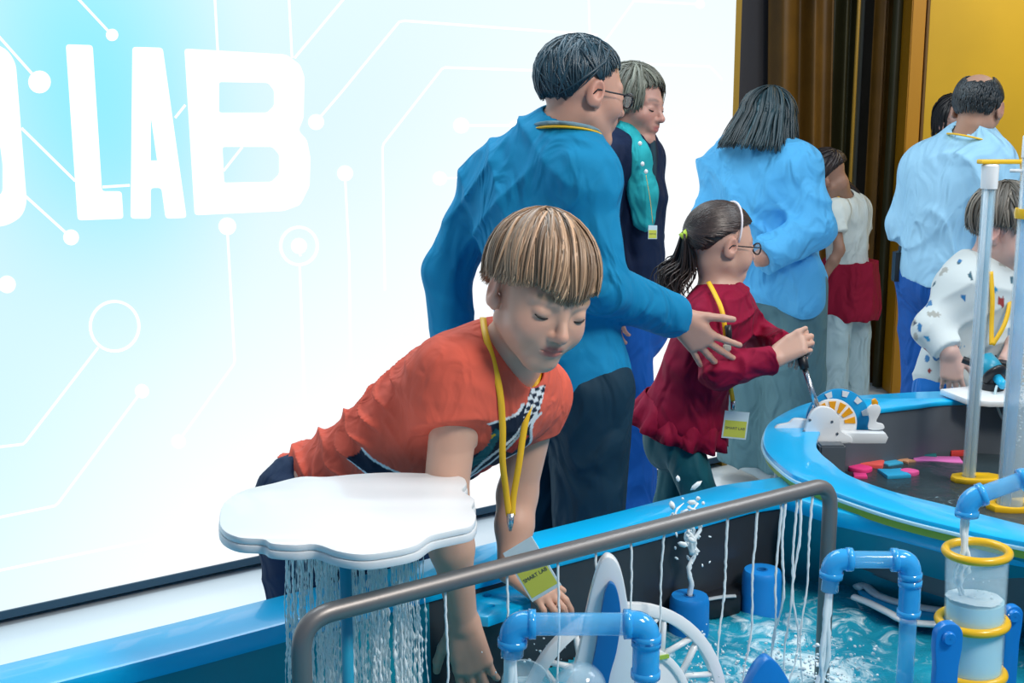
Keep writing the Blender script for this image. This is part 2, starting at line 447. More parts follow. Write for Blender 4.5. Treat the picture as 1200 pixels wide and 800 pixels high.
for pts in ([(60, -35), (130, 40)], [(-20, 22), (46, 96)], [(25, 150), (88, 212)], [(30, 230), (83, 278)], [(250, -30), (255, 60)], [(337, -30), (342, 68)], [(430, -34), (345, 68)],
            [(370, 143), (400, 108), (469, 24), (700, 41)], [(689, -20), (691, 41)], [(451, 340), (448, 170), (519, 79), (640, 83)], [(540, 147), (603, 147)], [(515, 209), (550, 208)],
            [(404, 203), (409, 300), (411, 430)], [(266, 265), (275, 425), (209, 517)], [(351, 310), (357, 470)], [(115, 407), (28, 520), (-40, 528)], [(166, 458), (66, 592), (-40, 614)],
            [(-60, 680), (250, 617)], [(8, 333), (-20, 352)], [(707, 51), (752, -12)], [(741, 1), (820, 5)], [(755, 75), (832, 78), (846, 93)], [(120, 219), (152, 217)], [(205, 138), (217, 123)],
            [(262, 200), (284, 172)], [(350, 288), (352, 300)]):
    wtrace(pts, 2.6)
for x, y, r in ((131, 41, 7), (46, 96, 13), (83, 278, 9), (370, 143, 9), (540, 147, 9), (515, 209, 8), (404, 203, 9), (266, 265, 10), (209, 517, 8), (350, 288, 9), (166, 458, 8), (8, 333, 10),
                (255, 578, 9), (820, 5, 5), (603, 147, 6)):
    wplate([disc_loop(x, y, r)], 'circuit_node', screen)
for x, y, r, w in ((350, 288, 23, 3), (134, 382, 30, 3)):
    wplate([disc_loop(x, y, r, 40), disc_loop(x, y, r - w, 40)], 'circuit_ring', screen)

# back of the hall: panels, curtains and amber wall
def flat_x(px, Y): return J(px, 300, Y).x
def curtain_me(px0, px1, Y, amp, waves, seed, px0b=None, px1b=None, top=3.9):
    rs = random.Random(seed); n = 60; rows = 8
    V = []; ph = rs.random() * 6
    for r in range(rows + 1):
        f = r / rows
        a = px0 + (px0b - px0) * (1 - f) if px0b is not None else px0
        b2 = px1 + (px1b - px1) * (1 - f) if px1b is not None else px1
        for i in range(n + 1):
            t = i / n
            x = flat_x(a + (b2 - a) * t, Y)
            y = Y + amp * math.sin(ph + t * waves * 6.283 + .5 * math.sin(t * 9 + f)) * (1 - .25 * f)
            V.append((x, y, f * top + .01))
    F = np.array([[r * (n + 1) + i, r * (n + 1) + i + 1, (r + 1) * (n + 1) + i + 1, (r + 1) * (n + 1) + i] for r in range(rows) for i in range(n)])
    me = mesh_np(np.array(V), F)
    bm = bmesh.new(); bm.from_mesh(me); bmesh.ops.solidify(bm, geom=bm.faces[:], thickness=.008); bm.to_mesh(me); bm.free()
    return me
YB = 7.0
obj('wall_back', box_me((flat_x(1073, YB), YB, 0), (6.9, YB + .12, 3.9)), M['wall_amber'], kind='structure')
obj('wall_far', box_me((flat_x(800, 7.9), 7.9, 0), (flat_x(1100, 7.9), 8.0, 3.9)), M['wall_dark'], kind='structure')
dj = box_me((flat_x(1052, YB - .05), YB - .06, 0), (flat_x(1068, YB - .05), YB + .12, 3.9), .006)
obj('trim_2', dj, M['amber_frame'], kind='structure')
obj('trim_3', box_me((flat_x(1068.6, YB), YB - .02, 0), (flat_x(1071.5, YB), YB + .10, 3.9), .003), mat('dark_seam', (.16, .08, .01), .5), kind='structure')
obj('wall_panel', box_me((flat_x(846, 7.3), 7.3, 0), (flat_x(893, 7.3), 7.36, 3.9)), M['curtain_grey'], kind='structure')
obj('curtain', curtain_me(880, 955, 7.15, .05, 2.2, 3, 905, 975), M['curtain_gold'], label='dark gold curtain behind the woman with long dark hair', cat='curtain')
obj('curtain', curtain_me(950, 1000, 7.25, .04, 2.5, 5, 962, 1000), M['curtain_olive'], label='dark olive curtain just right of the gold curtain, above the stooping girl', cat='curtain')
obj('curtain', curtain_me(1011, 1032, 7.2, .03, 1.3, 8), M['curtain_gold'], label='narrow dull gold curtain strip beyond the black gap', cat='curtain')
obj('curtain', curtain_me(1031, 1054, 7.12, .03, 1.2, 9), M['curtain_olive'], label='dark olive curtain strip beside the amber door frame', cat='curtain')
obj('curtain_edge', tube_me([(flat_x(993, 7.1), 7.12, 0.01), (flat_x(993, 7.1), 7.12, 2), (flat_x(993, 7.1), 7.12, 3.9)], .010, 8), M['gold_edge'], label='thin gold vertical rod at the edge of the dark olive curtain', cat='rod')

# ------------------------------------------------------------------ basins
def xy(p): return (p.x, p.y)
def wall_strip(loop, z0, z1, mat_, name, parent, thick=.02, outward=1, kind=None, label=None, seg=None):
    """vertical wall following a closed loop (list of xy)"""
    n = len(loop); V = []; 
    pts = [Vector((p[0], p[1], 0)) for p in loop]
    area = sum(pts[i].x * pts[(i + 1) % n].y - pts[(i + 1) % n].x * pts[i].y for i in range(n))
    sg = (1 if area > 0 else -1) * outward
    for i in range(n):
        t = (pts[(i + 1) % n] - pts[(i - 1) % n]).normalized(); nn = Vector((t.y, -t.x, 0)) * sg * thick
        for z in (z0, z1): V.append(pts[i] + Vector((0, 0, z)))
        for z in (z0, z1): V.append(pts[i] + nn + Vector((0, 0, z)))
    F = []
    for i in (range(n) if seg is None else seg):
        a = i * 4; c = ((i + 1) % n) * 4
        F += [(a, c, c + 1, a + 1), (a + 2, a + 3, c + 3, c + 2), (a + 1, c + 1, c + 3, a + 3), (a, a + 2, c + 2, c)]
    bm = bmesh.new(); bv = [bm.verts.new(v) for v in V]
    for f in F: bm.faces.new([bv[k] for k in f])
    bmesh.ops.delete(bm, geom=[v for v in bm.verts if not v.link_faces], context='VERTS')
    return obj(name, auto_smooth(from_bm(bm)), mat_, parent, label)
def offset_loop(loop, d):
    n = len(loop); pts = [Vector((p[0], p[1], 0)) for p in loop]
    area = sum(pts[i].x * pts[(i + 1) % n].y - pts[(i + 1) % n].x * pts[i].y for i in range(n))
    sg = 1 if area > 0 else -1; out = []
    for i in range(n):
        t1 = (pts[i] - pts[i - 1]).normalized(); t2 = (pts[(i + 1) % n] - pts[i]).normalized()
        n1 = Vector((t1.y, -t1.x, 0)) * sg; n2 = Vector((t2.y, -t2.x, 0)) * sg
        m_ = (n1 + n2).normalized(); c = max(.4, m_.dot(n1))
        q = pts[i] + m_ * d / c; out.append((q.x, q.y))
    return out
def water_me(loop, z, amp, seed, cell=.012, foam_pts=(), base=0.0):
    P = np.array(loop); lo = P.min(0); hi = P.max(0)
    nx = int((hi[0] - lo[0]) / cell) + 1; ny = int((hi[1] - lo[1]) / cell) + 1
    X, Y = np.meshgrid(np.linspace(lo[0], hi[0], nx), np.linspace(lo[1], hi[1], ny), indexing='ij')
    inside = np.zeros_like(X, bool); n = len(P)
    for i in range(n):
        x1, y1 = P[i]; x2, y2 = P[(i + 1) % n]
        if y1 == y2: continue
        c = ((y1 > Y) != (y2 > Y)) & (X < (x2 - x1) * (Y - y1) / (y2 - y1) + x1)
        inside ^= c
    rs = np.random.RandomState(seed); Z = np.zeros_like(X)
    for k in range(26):
        f = rs.uniform(12, 110); a = rs.uniform(0, 6.283); ph = rs.uniform(0, 6.283)
        Z += np.sin(f * (X * np.cos(a) + Y * np.sin(a)) + ph + 1.5 * np.sin(X * 9 + ph) + 1.5 * np.sin(Y * 11 + a)) / f * 22
    Z *= amp / 3.0
    F_ = np.full_like(X, base)
    for fx, fy, r, s_ in foam_pts:
        g = np.exp(-((X - fx) ** 2 + (Y - fy) ** 2) / (2 * r * r)); F_ += s_ * g
        Z += g * amp * .8 * np.sin(70 * np.hypot(X - fx, Y - fy))
    idx = np.arange(nx * ny).reshape(nx, ny)
    ok = inside[:-1, :-1] & inside[1:, :-1] & inside[1:, 1:] & inside[:-1, 1:]
    F = np.stack([idx[:-1, :-1], idx[1:, :-1], idx[1:, 1:], idx[:-1, 1:]], -1)[ok]
    V = np.stack([X, Y, z + Z], -1).reshape(-1, 3)
    used = np.unique(F); remap = np.full(len(V), -1); remap[used] = np.arange(len(used))
    me = mesh_np(V[used], remap[F])
    at = me.attributes.new('foam', 'FLOAT', 'POINT'); at.data.foreach_set('value', F_.ravel()[used].astype(np.float32))
    return me

ZR = .785; ZW = .60; ZO = .85; ZOW = .70
# front basin: inner edge of its rim
pA = PZ(-60, 860, ZR); pB = PZ(626, 673, ZR); pC = PZ(893, 600, ZR)
inner = [xy(pA), xy(PZ(240, 780, ZR)), xy(PZ(505, 706.5, ZR)), xy(pB), xy(PZ(760, 637, ZR)), xy(PZ(880, 603, ZR)), xy(PZ(897, 600, ZR)), xy(PZ(917, 597, ZR)), xy(PZ(945, 606, ZR)), xy(PZ(977, 617, ZR)), xy(PZ(1042, 632, ZR)),
         xy(PZ(1104, 649, ZR)), xy(PZ(1200, 666, ZR)), (1.12, 1.9), (1.2, 1.5), (1.1, 1.0), (.8, .72), (.0, .62), (-.9, .62), (-1.3, .8), (-1.35, 1.1)]
outer = offset_loop(inner, .11)
fb = thing('water_basin', (0, 1.5, 0), 'large low water play basin with bright blue rim, in the foreground under the steel rail', 'basin')
rim = plate_me([outer, inner], .034, Matrix.Translation((0, 0, ZR)), .006)
obj('rim', rim, M['rim_blue'], fb)
nI = len(inner)
inner_low = offset_loop(inner, .17)
inner_low = [inner[k] if k < 7 else ((inner[k][0] + inner_low[k][0]) / 2, (inner[k][1] + inner_low[k][1]) / 2) if k == 7 else inner_low[k] for k in range(nI)]
def loft(la, za, lb, zb, mat_, name, parent, seg, label=None, zc=None):
    bm = bmesh.new(); n = len(la)
    A = [bm.verts.new((p[0], p[1], za)) for p in la]; B = [bm.verts.new((p[0], p[1], zb)) for p in lb]
    C = [bm.verts.new((p[0], p[1], zc)) for p in lb] if zc is not None else None
    for i in seg:
        k = (i + 1) % n
        bm.faces.new((A[i], A[k], B[k], B[i]))
        if C: bm.faces.new((B[i], B[k], C[k], C[i]))
    bmesh.ops.delete(bm, geom=[v for v in bm.verts if not v.link_faces], context='VERTS')
    bmesh.ops.recalc_face_normals(bm, faces=bm.faces[:])
    bmesh.ops.solidify(bm, geom=bm.faces[:], thickness=-.006)
    return obj(name, auto_smooth(from_bm(bm), 50), mat_, parent, label)
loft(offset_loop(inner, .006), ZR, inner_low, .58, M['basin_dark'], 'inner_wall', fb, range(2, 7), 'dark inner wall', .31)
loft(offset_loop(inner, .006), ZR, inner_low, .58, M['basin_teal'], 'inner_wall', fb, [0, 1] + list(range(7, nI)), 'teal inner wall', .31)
wall_strip(offset_loop(inner, .09), .0, ZR, M['rim_blue'], 'outer_wall', fb, seg=list(range(0, 7)) + list(range(13, nI)), thick=.012)
obj('basin_floor', plate_me([offset_loop(inner_low, .005)], .02, Matrix.Translation((0, 0, .30))), mat('basin_bed', (.03, .22, .32), .5, var=(5, .3)), fb)
wi = offset_loop(inner_low, .003)
def pw(px, py, z=ZW): q = PZ(px, py, z); return (q.x, q.y)
foams = [(*pw(890, 730), .07, .10), (*pw(840, 790), .05, .10), (*pw(960, 790), .05, .22), (*pw(985, 720), .06, .10), (*pw(930, 770), .10, .12), (*pw(800, 770), .04, .06), (*pw(1060, 740), .14, .02), (*pw(430, 795), .12, .12), (*pw(610, 798), .03, .1)]
wt = water_me(wi, ZW, .005, 4, .010, foams, -.03)
obj('water', wt, M['water'], label='choppy turquoise water with white foam filling the front basin', cat='water', kind='stuff')

# oval basin, raised, on the right
oo = [(894, 511), (902, 494), (929, 478), (960, 468), (990, 464), (1045, 460.5), (1100, 458)]
on = [(1200, 634.5), (1114, 616), (1045, 598.5), (982, 577.5), (945, 562), (927, 554), (905, 536), (896, 524)]
far_r = [(1.55, 3.36), (2.0, 3.15), (2.2, 2.75), (2.05, 2.3), (1.6, 2.0), (1.2, 1.97)]
oo3 = [xy(PZ(*p, ZO)) for p in oo]; on3 = [xy(PZ(*p, ZO)) for p in on]
def smooth2(l, per=5): return [(p.x, p.y) for p in catmull([(a, b, 0) for a, b in l], per, True)]
oval_out = smooth2(oo3 + far_r + on3)
ii = [(957, 519), (965, 500), (985, 488), (1005, 483), (1028, 479.5), (1075, 474), (1122, 469.5)]
inn = [(1114, 592), (1045, 574.5), (995, 556), (975, 541), (962, 530)]
far_i = [(1.5, 3.24), (1.85, 3.05), (2.05, 2.75), (1.9, 2.4), (1.5, 2.13), (1.2, 2.1), (1.0, 2.2)]
oval_in = smooth2([xy(PZ(*p, ZO)) for p in ii] + far_i + [xy(PZ(*p, ZO)) for p in inn])
ob = thing('oval_basin', (1.35, 2.7, 0), 'raised oval water basin with wide blue rim and lime band on the right', 'basin')
obj('rim', plate_me([oval_out, oval_in], .013, Matrix.Translation((0, 0, ZO - .013)), .004), M['rim_blue'], ob)
obj('rim_edge', plate_me([offset_loop(oval_out, .003), offset_loop(oval_out, -.015)], .007, Matrix.Translation((0, 0, ZO - .017)), .001), M['rim_pale'], ob, 'pale edge band')
obj('lime_band', plate_me([offset_loop(oval_out, -.004), offset_loop(oval_out, -.06)], .018, Matrix.Translation((0, 0, ZO - .034)), .002), M['green'], ob)
wall_strip(offset_loop(oval_in, .006), .675, ZO - .01, M['basin_grey'], 'inner_wall', ob)
nO = len(oval_out)
near_low = offset_loop(oval_out, -.21); far_low = offset_loop(oval_out, -.05)
low = []
for k in range(nO):
    w_ = min(1, max(0, (2.75 - oval_out[k][1]) / .3)); low.append((far_low[k][0] + (near_low[k][0] - far_low[k][0]) * w_, far_low[k][1] + (near_low[k][1] - far_low[k][1]) * w_))
loft(offset_loop(oval_out, -.03), ZO - .03, low, .62, M['basin_teal'], 'outer_wall', ob, range(nO), None, .0)
obj('basin_floor', plate_me([offset_loop(oval_in, .012)], .012, Matrix.Translation((0, 0, .665))), M['basin_grey'], ob)
obj('water', water_me(offset_loop(oval_in, .004), ZOW, .0016, 9, .014, [(*pw(1110, 585, ZOW), .05, .12)]), M['water_dark'], label='calm dark water inside the oval basin', cat='water', kind='stuff')

# ------------------------------------------------------------------ steel rail and the water it drops
RZ = .975
ra, rb = PZ(352, 726, RZ), PZ(974, 566, RZ)
rail = arc_corner([(ra.x - .0, ra.y, .32), tuple(ra), tuple(rb), (rb.x, rb.y, .32)], .045, 9)
rt = thing('spray_rail', (ra.x, ra.y, .32), 'bent grey steel tube rail spanning the front basin, dripping rows of water', 'rail')
obj('tube', tube_me(rail, .0132, 16), M['steel'], rt)
for q in (ra, rb):
    obj('foot_flange', lathe_me([(0, .0), (.032, 0), (.032, .006), (.016, .010), (.016, .022), (0.001, .022)], 24, Matrix.Translation((q.x, q.y, .32))), M['steel'], rt)
def stream_me(p0, p1, r, seed, wob=.004, n=54, sides=7, bead=1.0):
    rs = random.Random(seed); p0 = Vector(p0); p1 = Vector(p1); pts = []; rad = []
    a, b2 = rs.random() * 6, rs.random() * 6
    for i in range(n):
        t = i / (n - 1); q = p0.lerp(p1, t)
        q += Vector((math.sin(a + t * 11) * wob * t + rs.uniform(-.0006, .0006), math.cos(b2 + t * 8) * wob * t, 0))
        w = .55 + .45 * math.sin(t * 60 + a) * math.sin(t * 23 + b2)
        pts.append(tuple(q)); rad.append(r * (1 - .3 * t) * ((1 - bead * t) + bead * t * 1.5 * w * rs.uniform(.5, 1.3)) + .0002)
    return sweep_me(np.array([pts]), np.array([rad]), n=sides)
names = ['leftmost', 'second', 'third', 'fourth', 'fifth', 'sixth', 'seventh', 'eighth', 'ninth', 'tenth', 'eleventh']
drops = [(522, 598), (594, 730, ), (653, 770), (697, 700), (738, 705), (776, 725), (850, 745), (883, 752), (912, 718), (930, 716), (950, 700)]
tp = [(522, 690), (594, 668), (653, 652), (697, 640), (738, 629), (776, 619), (850, 599), (884, 590), (912, 583), (930, 578), (948, 574)]
for i, (px, py) in enumerate(tp):
    top = PZ(px, py, RZ - .012)
    # stay under the rail
    t = (top.x - ra.x) / (rb.x - ra.x); top = Vector((ra.x + (rb.x - ra.x) * t, ra.y + (rb.y - ra.y) * t, RZ - .012))
    lean = (-.016, -.03, 0) if i > 4 else (.006, -.03, 0)
    bot = Vector((top.x + lean[0], top.y + lean[1], ZW + .002))
    mes = [stream_me(top, bot, .0018 if i < 6 else .0022, i, .006)]
    if i in (8, 9): mes.append(stream_me(top + Vector((.006, 0, 0)), bot + Vector((.014, .01, 0)), .0024, i + 40, .012))
    where = ['over the boy\'s reaching hand', 'over the boy\'s hand on the rim', 'left of the white fin', 'just left of the white fin tip', 'right of the white fin', 'left of the splash', 'right of the splash', 'left edge of the right blue buoy', 'over the right blue buoy', 'right of the blue buoy', 'nearest the right rail post'][i]
    obj('water_stream', join_me(mes) if len(mes) > 1 else mes[0], M['stream'], label='thin water stream falling from the steel rail, ' + where, cat='water stream', group='thin water streams falling from the rail')
def drops_me(center, spread, count, rmin, rmax, seed, elong=1.6):
    rs = random.Random(seed); bm = bmesh.new()
    for k in range(count):
        r = rmin + (rmax - rmin) * rs.random() ** 2
        p = Vector(center) + Vector([rs.gauss(0, s_) for s_ in spread])
        mm = Matrix.Translation(p) @ Euler((rs.random() * 3, rs.random() * 3, rs.random() * 3)).to_matrix().to_4x4() @ Matrix.Diagonal((r, r * rs.uniform(.6, 1), r * rs.uniform(1, elong), 1))
        bmesh.ops.create_icosphere(bm, subdivisions=1, radius=1, matrix=mm)
    return from_bm(bm, True)

# ------------------------------------------------------------------ cloud shower
cp = [(257, 612), (262, 592), (285, 577), (318, 569), (352, 561), (382, 561), (415, 558), (455, 556), (500, 557), (538, 560), (547, 568), (542, 577), (556, 587), (553, 596), (558, 605),
      (553, 618), (530, 624), (505, 630), (488, 641), (460, 648), (425, 652), (395, 648), (370, 640), (345, 641), (318, 639), (308, 634), (280, 632), (262, 624)]
ZC = 1.052
cl2 = [xy(PZ(x, y - 3, ZC)) for x, y in cp]
cl2 = [(p.x, p.y) for p in catmull([(a, b_, 0) for a, b_ in cl2], 4, True)]
cc = PZ(410, 604, ZC)
cloud = thing('cloud_shower', (cc.x, cc.y, .32), 'white cloud shaped shower head on a blue post in front of the boy', 'water shower')
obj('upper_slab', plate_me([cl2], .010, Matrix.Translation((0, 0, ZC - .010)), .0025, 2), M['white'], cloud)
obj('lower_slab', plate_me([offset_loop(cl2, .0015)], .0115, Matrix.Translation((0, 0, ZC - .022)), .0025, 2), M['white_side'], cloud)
obj('post', tube_me([(cc.x + .004, cc.y - .088, .31), (cc.x + .004, cc.y - .088, .7), (cc.x + .004, cc.y - .088, ZC - .022)], .0080, 16), mat('blue_post', (.02, .32, .50), .3), cloud)
rs = np.random.RandomState(5); ns = 185; kk = 84
P = np.zeros((ns, kk, 3)); R = np.zeros((ns, kk))
for i in range(ns):
    a = rs.uniform(0, 6.283); r = .100 * math.sqrt(rs.uniform(.10, 1))
    x = cc.x + .004 + r * math.cos(a); y = cc.y - .005 + r * .78 * math.sin(a)
    zz = np.linspace(ZC - .022, ZW, kk); t = (ZC - .022 - zz) / (ZC - .022 - ZW)
    P[i, :, 0] = x + (x - cc.x) * .10 * t + .0012 * np.sin(t * 25 + i); P[i, :, 1] = y + (y - cc.y) * .10 * t; P[i, :, 2] = zz
    lump = np.clip(np.sin(t * rs.uniform(90, 200) + i) + .5 * rs.normal(size=kk), 0, 1.4)
    R[i] = .00020 + rs.uniform(.5, 1.3) * (.0003 * (1 - t) + .0016 * lump * np.minimum(1, t * 4 + .15))
obj('shower_water', sweep_me(P, R, n=4), M['stream'], label='curtain of fine water threads falling from under the white cloud', cat='water', kind='stuff')

# ------------------------------------------------------------------ acrylic pipes
def bent_pipe(pts, r, rj, label, corner, mats=(M['acrylic'], M['acrylic_joint']), spill=None):
    root = thing('acrylic_pipe', pts[-1], label, 'pipe')
    P3 = [Vector(p) for p in pts]
    full = arc_corner(pts, corner, 8)
    obj('pipe', tube_me(full, r, 18), mats[0], root)
    for i in range(1, len(P3) - 1):
        a = P3[i] + (P3[i - 1] - P3[i]).normalized() * corner * 1.35; c = P3[i] + (P3[i + 1] - P3[i]).normalized() * corner * 1.35
        e = arc_corner([a, P3[i], c], corner, 9)
        obj('elbow_joint', tube_me(e, rj, 18), mats[1], root)
        for q, dq in ((a, (P3[i - 1] - P3[i]).normalized()), (c, (P3[i + 1] - P3[i]).normalized())):
            obj('collar', tube_me([q - dq * .006, q + dq * .004], rj * 1.10, 18), mats[1], root)
    return root
Y1 = 1.60
bent_pipe([J(600, 768, Y1), J(601, 731, Y1), J(758, 731, Y1), J(757, 768, Y1), J(757, 768, Y1) - Vector((0, 0, .52))], .0155, .0185,
          'clear blue pipe crossing in front of the white fin, lowest pipe in view', .020)
Y2 = 1.93
bent_pipe([J(972, 692, Y2), J(976, 655, Y2), J(1067, 656, Y2), J(1066, 700, Y2), J(1066, 700, Y2) - Vector((0, 0, .5))], .0140, .0175,
          'clear blue pipe arch with a spout in front of the right rail post', .020)
Y3 = 1.98
bent_pipe([J(1133, 603, Y3), J(1134, 585, Y3), J(1215, 556, Y3), J(1330, 520, Y3), J(1330, 800, Y3) - Vector((0, 0, .25))], .0140, .0175,
          'clear blue pipe pouring water into the yellow ringed cylinder', .018)
def spill(px, py, Y, zend, r, seed, label, n=3, dx=-.01, dy=-.02):
    q = J(px, py, Y); ms_ = []
    rs = random.Random(seed)
    for k in range(n):
        o_ = Vector((rs.uniform(-r, r) * .8, rs.uniform(-r, r) * .8, 0))
        ms_.append(stream_me(q + o_ * .5, Vector((q.x + dx, q.y + dy, zend)) + o_ * 1.6, r * rs.uniform(.4, .75), seed * 7 + k, .008, 30))
    obj('spout_water', join_me(ms_), M['foam_white'], label=label, cat='water stream')
spill(600, 770, Y1, ZW, .013, 3, 'thick frothy water pouring from the lowest clear pipe', 4, .0, -.01)
spill(971, 695, Y2, ZW, .008, 4, 'water pouring from the pipe spout beside the right rail post', 3, -.012, -.02)
spill(1132, 603, Y3, .80, .007, 5, 'water falling from a pipe into the yellow ringed cylinder', 3, .002, 0)

# ------------------------------------------------------------------ yellow ringed cylinder
YC = 1.98
top = J(1145, 646, YC); zt = top.z
mid = J(1137, 727, YC).z; bot = J(1140, 787, YC).z
cyl = thing('ringed_cylinder', (top.x, YC, bot - .03), 'clear cylinder half full of frothy water with three yellow rings', 'cylinder')
def torus_me(R_, r_, M_, n=40, m_=14, flat=1.0):
    pts = [(R_ + r_ * math.cos(2 * math.pi * i / m_), r_ * flat * math.sin(2 * math.pi * i / m_)) for i in range(m_ + 1)]
    return lathe_me(pts, n, M_)
tilt = Matrix.Rotation(math.radians(-2), 4, 'Y')
C0 = Matrix.Translation((top.x, YC, zt)) @ tilt
obj('tube', lathe_me([(.0505, .0), (.0490, -.09), (.0475, bot - zt), (.0455, bot - zt), (.0470, -.09), (.0485, 0)], 40, C0), M['clear'], cyl)
obj('ring', torus_me(.0495, .0072, C0), M['yellow'], cyl)
obj('ring', torus_me(.0535, .0075, C0 @ Matrix.Translation((-.004, 0, mid - zt))), M['yellow'], cyl)
obj('ring', torus_me(.0505, .0075, C0 @ Matrix.Translation((-.002, 0, bot - zt))), M['yellow'], cyl)
ww = water_me([(top.x + .0465 * math.cos(a / 24 * 6.2832), YC + .0465 * math.sin(a / 24 * 6.2832)) for a in range(24)], zt - .078, .004, 12, .003, [(top.x, YC, .03, .2)])
bm = bmesh.new(); bm.from_mesh(ww)
obj('water', from_bm(bm, True), M['foam_white'], label='frothy water surface inside the yellow ringed cylinder', cat='water', kind='stuff')
obj('water', lathe_me([(0.001, bot - zt + .006), (.044, bot - zt + .006), (.0455, -.084), (.001, -.084)], 32, C0), mat('cylinder_water', (.55, .88, .97), .2, trans=.0, ior=1.33), label='pale bubbling water filling the lower half of the yellow ringed cylinder', cat='water', kind='stuff')
obj('bubbles', drops_me((top.x, YC, (zt + bot) / 2 - .010), (.018, .016, .022), 260, .001, .0034, 5), M['foam_white'], label='cloud of small bubbles inside the yellow ringed cylinder', cat='bubbles', kind='stuff')
# blue brackets that hold the cylinder
def bracket(px, py, Y, w, label, z0=.31):
    q = J(px, py, Y)
    lp = [(-w * .46, z0 - q.z), (w * .46, z0 - q.z), (w * .42, -.05), (w * .5, -.02)] + [(w * .5 * math.cos(a), w * .5 * math.sin(a)) for a in np.linspace(0, math.pi, 14)] + [(-w * .5, -.02), (-w * .42, -.05)]
    r_ = thing('bracket', (q.x, Y, z0), label, 'bracket')
    Mx = frame((q.x, Y, q.z), (1, .12, 0), (0, 0, 1))
    obj('arm', plate_me([lp], .018, Mx, .003), M['blue_plastic'], r_)
    obj('bolt', lathe_me([(.001, 0), (.011, 0), (.011, .005), (.009, .008), (.001, .008)], 20, Mx @ Matrix.Translation((-.003, .0, .018))), M['blue_plastic'], r_)
bracket(1107, 741, 1.87, .045, 'blue rounded bracket with a round bolt in front of the ringed cylinder')
bracket(1183, 716, 2.06, .032, 'blue bracket half hidden behind the ringed cylinder')

# ------------------------------------------------------------------ buoys and splash
def buoy(px, py, Y, r, zt_, label):
    q = J(px, py, Y); g = thing('buoy', (q.x, Y, .33), label, 'buoy')
    h = zt_ - .32
    obj('body', lathe_me([(.001, 0), (r * 1.13, 0), (r * 1.13, .01), (r * 1.03, h - .012), (r * .99, h - .004), (r * .93, h), (.0095, h), (.0095, h - .03), (.001, h - .03)], 36, Matrix.Translation((q.x, Y, .32))), M['blue_foam'], g)
    obj('nozzle', lathe_me([(.0095, h - .004), (.0115, h + .001), (.008, h + .001), (.006, h - .012), (.001, h - .012)], 18, Matrix.Translation((q.x, Y, .32))), M['navy_plastic'], g)
    return q
qb = buoy(893, 677, 2.43, .0385, .690, 'blue round buoy standing in the water, right one without splash')
qa = buoy(808, 703, 2.33, .0375, .675, 'blue round buoy under the upward splash, left one')
jet = [stream_me((qa.x, qa.y, .672), (qa.x + .004, qa.y, .80), .006, 31, .012, 22)]
obj('water_jet', join_me(jet + [drops_me((qa.x, qa.y, .80), (.022, .015, .035), 46, .002, .009, 8, 2.2)] + [stream_me((qa.x + .002, qa.y, .76), (qa.x - .02 + k * .012, qa.y, .86), .005, 60 + k, .02, 14) for k in range(4)]),
    M['foam_white'], label='splashing jet of water leaping above the left blue buoy', cat='water jet')

# ------------------------------------------------------------------ white fin, lattice wheel, blue fin, cups
def px_plate(pxs, Y, thick, mat_, name, parent, slope=0.0, bevel=.003, smooth_=4, label=None, holes=(), x0=None, **kw):
    """upright plate whose outline is measured at distance Y; slope turns it about the vertical"""
    x0 = x0 if x0 is not None else sum(p[0] for p in pxs) / len(pxs)
    c = J(x0, 500, Y)
    X = Vector((1, slope, 0)).normalized(); Mx = frame((c.x, Y, 0), X, (0, 0, 1)); N_ = Vector((X.y, -X.x, 0))
    def hit(px, py):
        r = ray(px, py); t = (Vector((c.x, Y, 0)) - Vector((0, 0, CAM_H))).dot(N_) / r.dot(N_)
        q = Vector((0, 0, CAM_H)) + r * t
        return ((q - Vector((c.x, Y, 0))).dot(X), q.z)
    def mk(l):
        l = [hit(*p) for p in l]
        return [(p.x, p.y) for p in catmull([(a, b_, 0) for a, b_ in l], smooth_, True)] if smooth_ else l
    me = plate_me([mk(pxs)] + [mk(h) for h in holes], thick, Mx, bevel)
    return obj(name, me, mat_, parent, label, **kw)
fin = thing('water_fin', J(706, 900, 1.74), 'white pointed paddle fin with a blue inlay rising from the basin', 'fin')
px_plate([(712, 646), (721, 652), (728, 668), (734, 700), (740, 740), (744, 800), (748, 900), (690, 900), (671, 800), (680, 745), (690, 694), (699, 662), (705, 650)], 1.74, .022, M['white'], 'blade', fin)
px_plate([(716, 680), (723, 690), (727, 720), (722, 760), (712, 800), (700, 900), (680, 900), (690, 800), (699, 750), (705, 710), (710, 686)], 1.715, .010, M['navy_plastic'], 'inlay', fin, bevel=.001)
wh = J(730, 838, 1.86)
WX = Vector((1, -.55, 0)).normalized()
WMx = frame(wh, (.93, .36, 0), (-.12, .12, 1))
wheel = thing('lattice_wheel', wh, 'white lattice water wheel turning behind the clear pipe arch', 'water wheel')
def circ(r, n=60, a0=0, cx=0, cy=0): return [(cx + r * math.cos(a0 + 2 * math.pi * i / n), cy + r * math.sin(a0 + 2 * math.pi * i / n)) for i in range(n)]
Rw = .182
obj('rim', plate_me([circ(Rw), circ(Rw - .020)], .016, WMx, .003), M['white'], wheel)
obj('inner_ring', plate_me([circ(.118), circ(.106)], .016, WMx, .002), M['white'], wheel)
obj('disc', plate_me([circ(.107), circ(.030, 24)], .006, WMx @ Matrix.Translation((0, 0, .004)), .001), M['white'], wheel)
obj('hub', lathe_me([(.001, 0), (.034, 0), (.034, .030), (.026, .038), (.001, .038)], 28, WMx @ Matrix.Translation((0, 0, -.006))), M['white'], wheel)
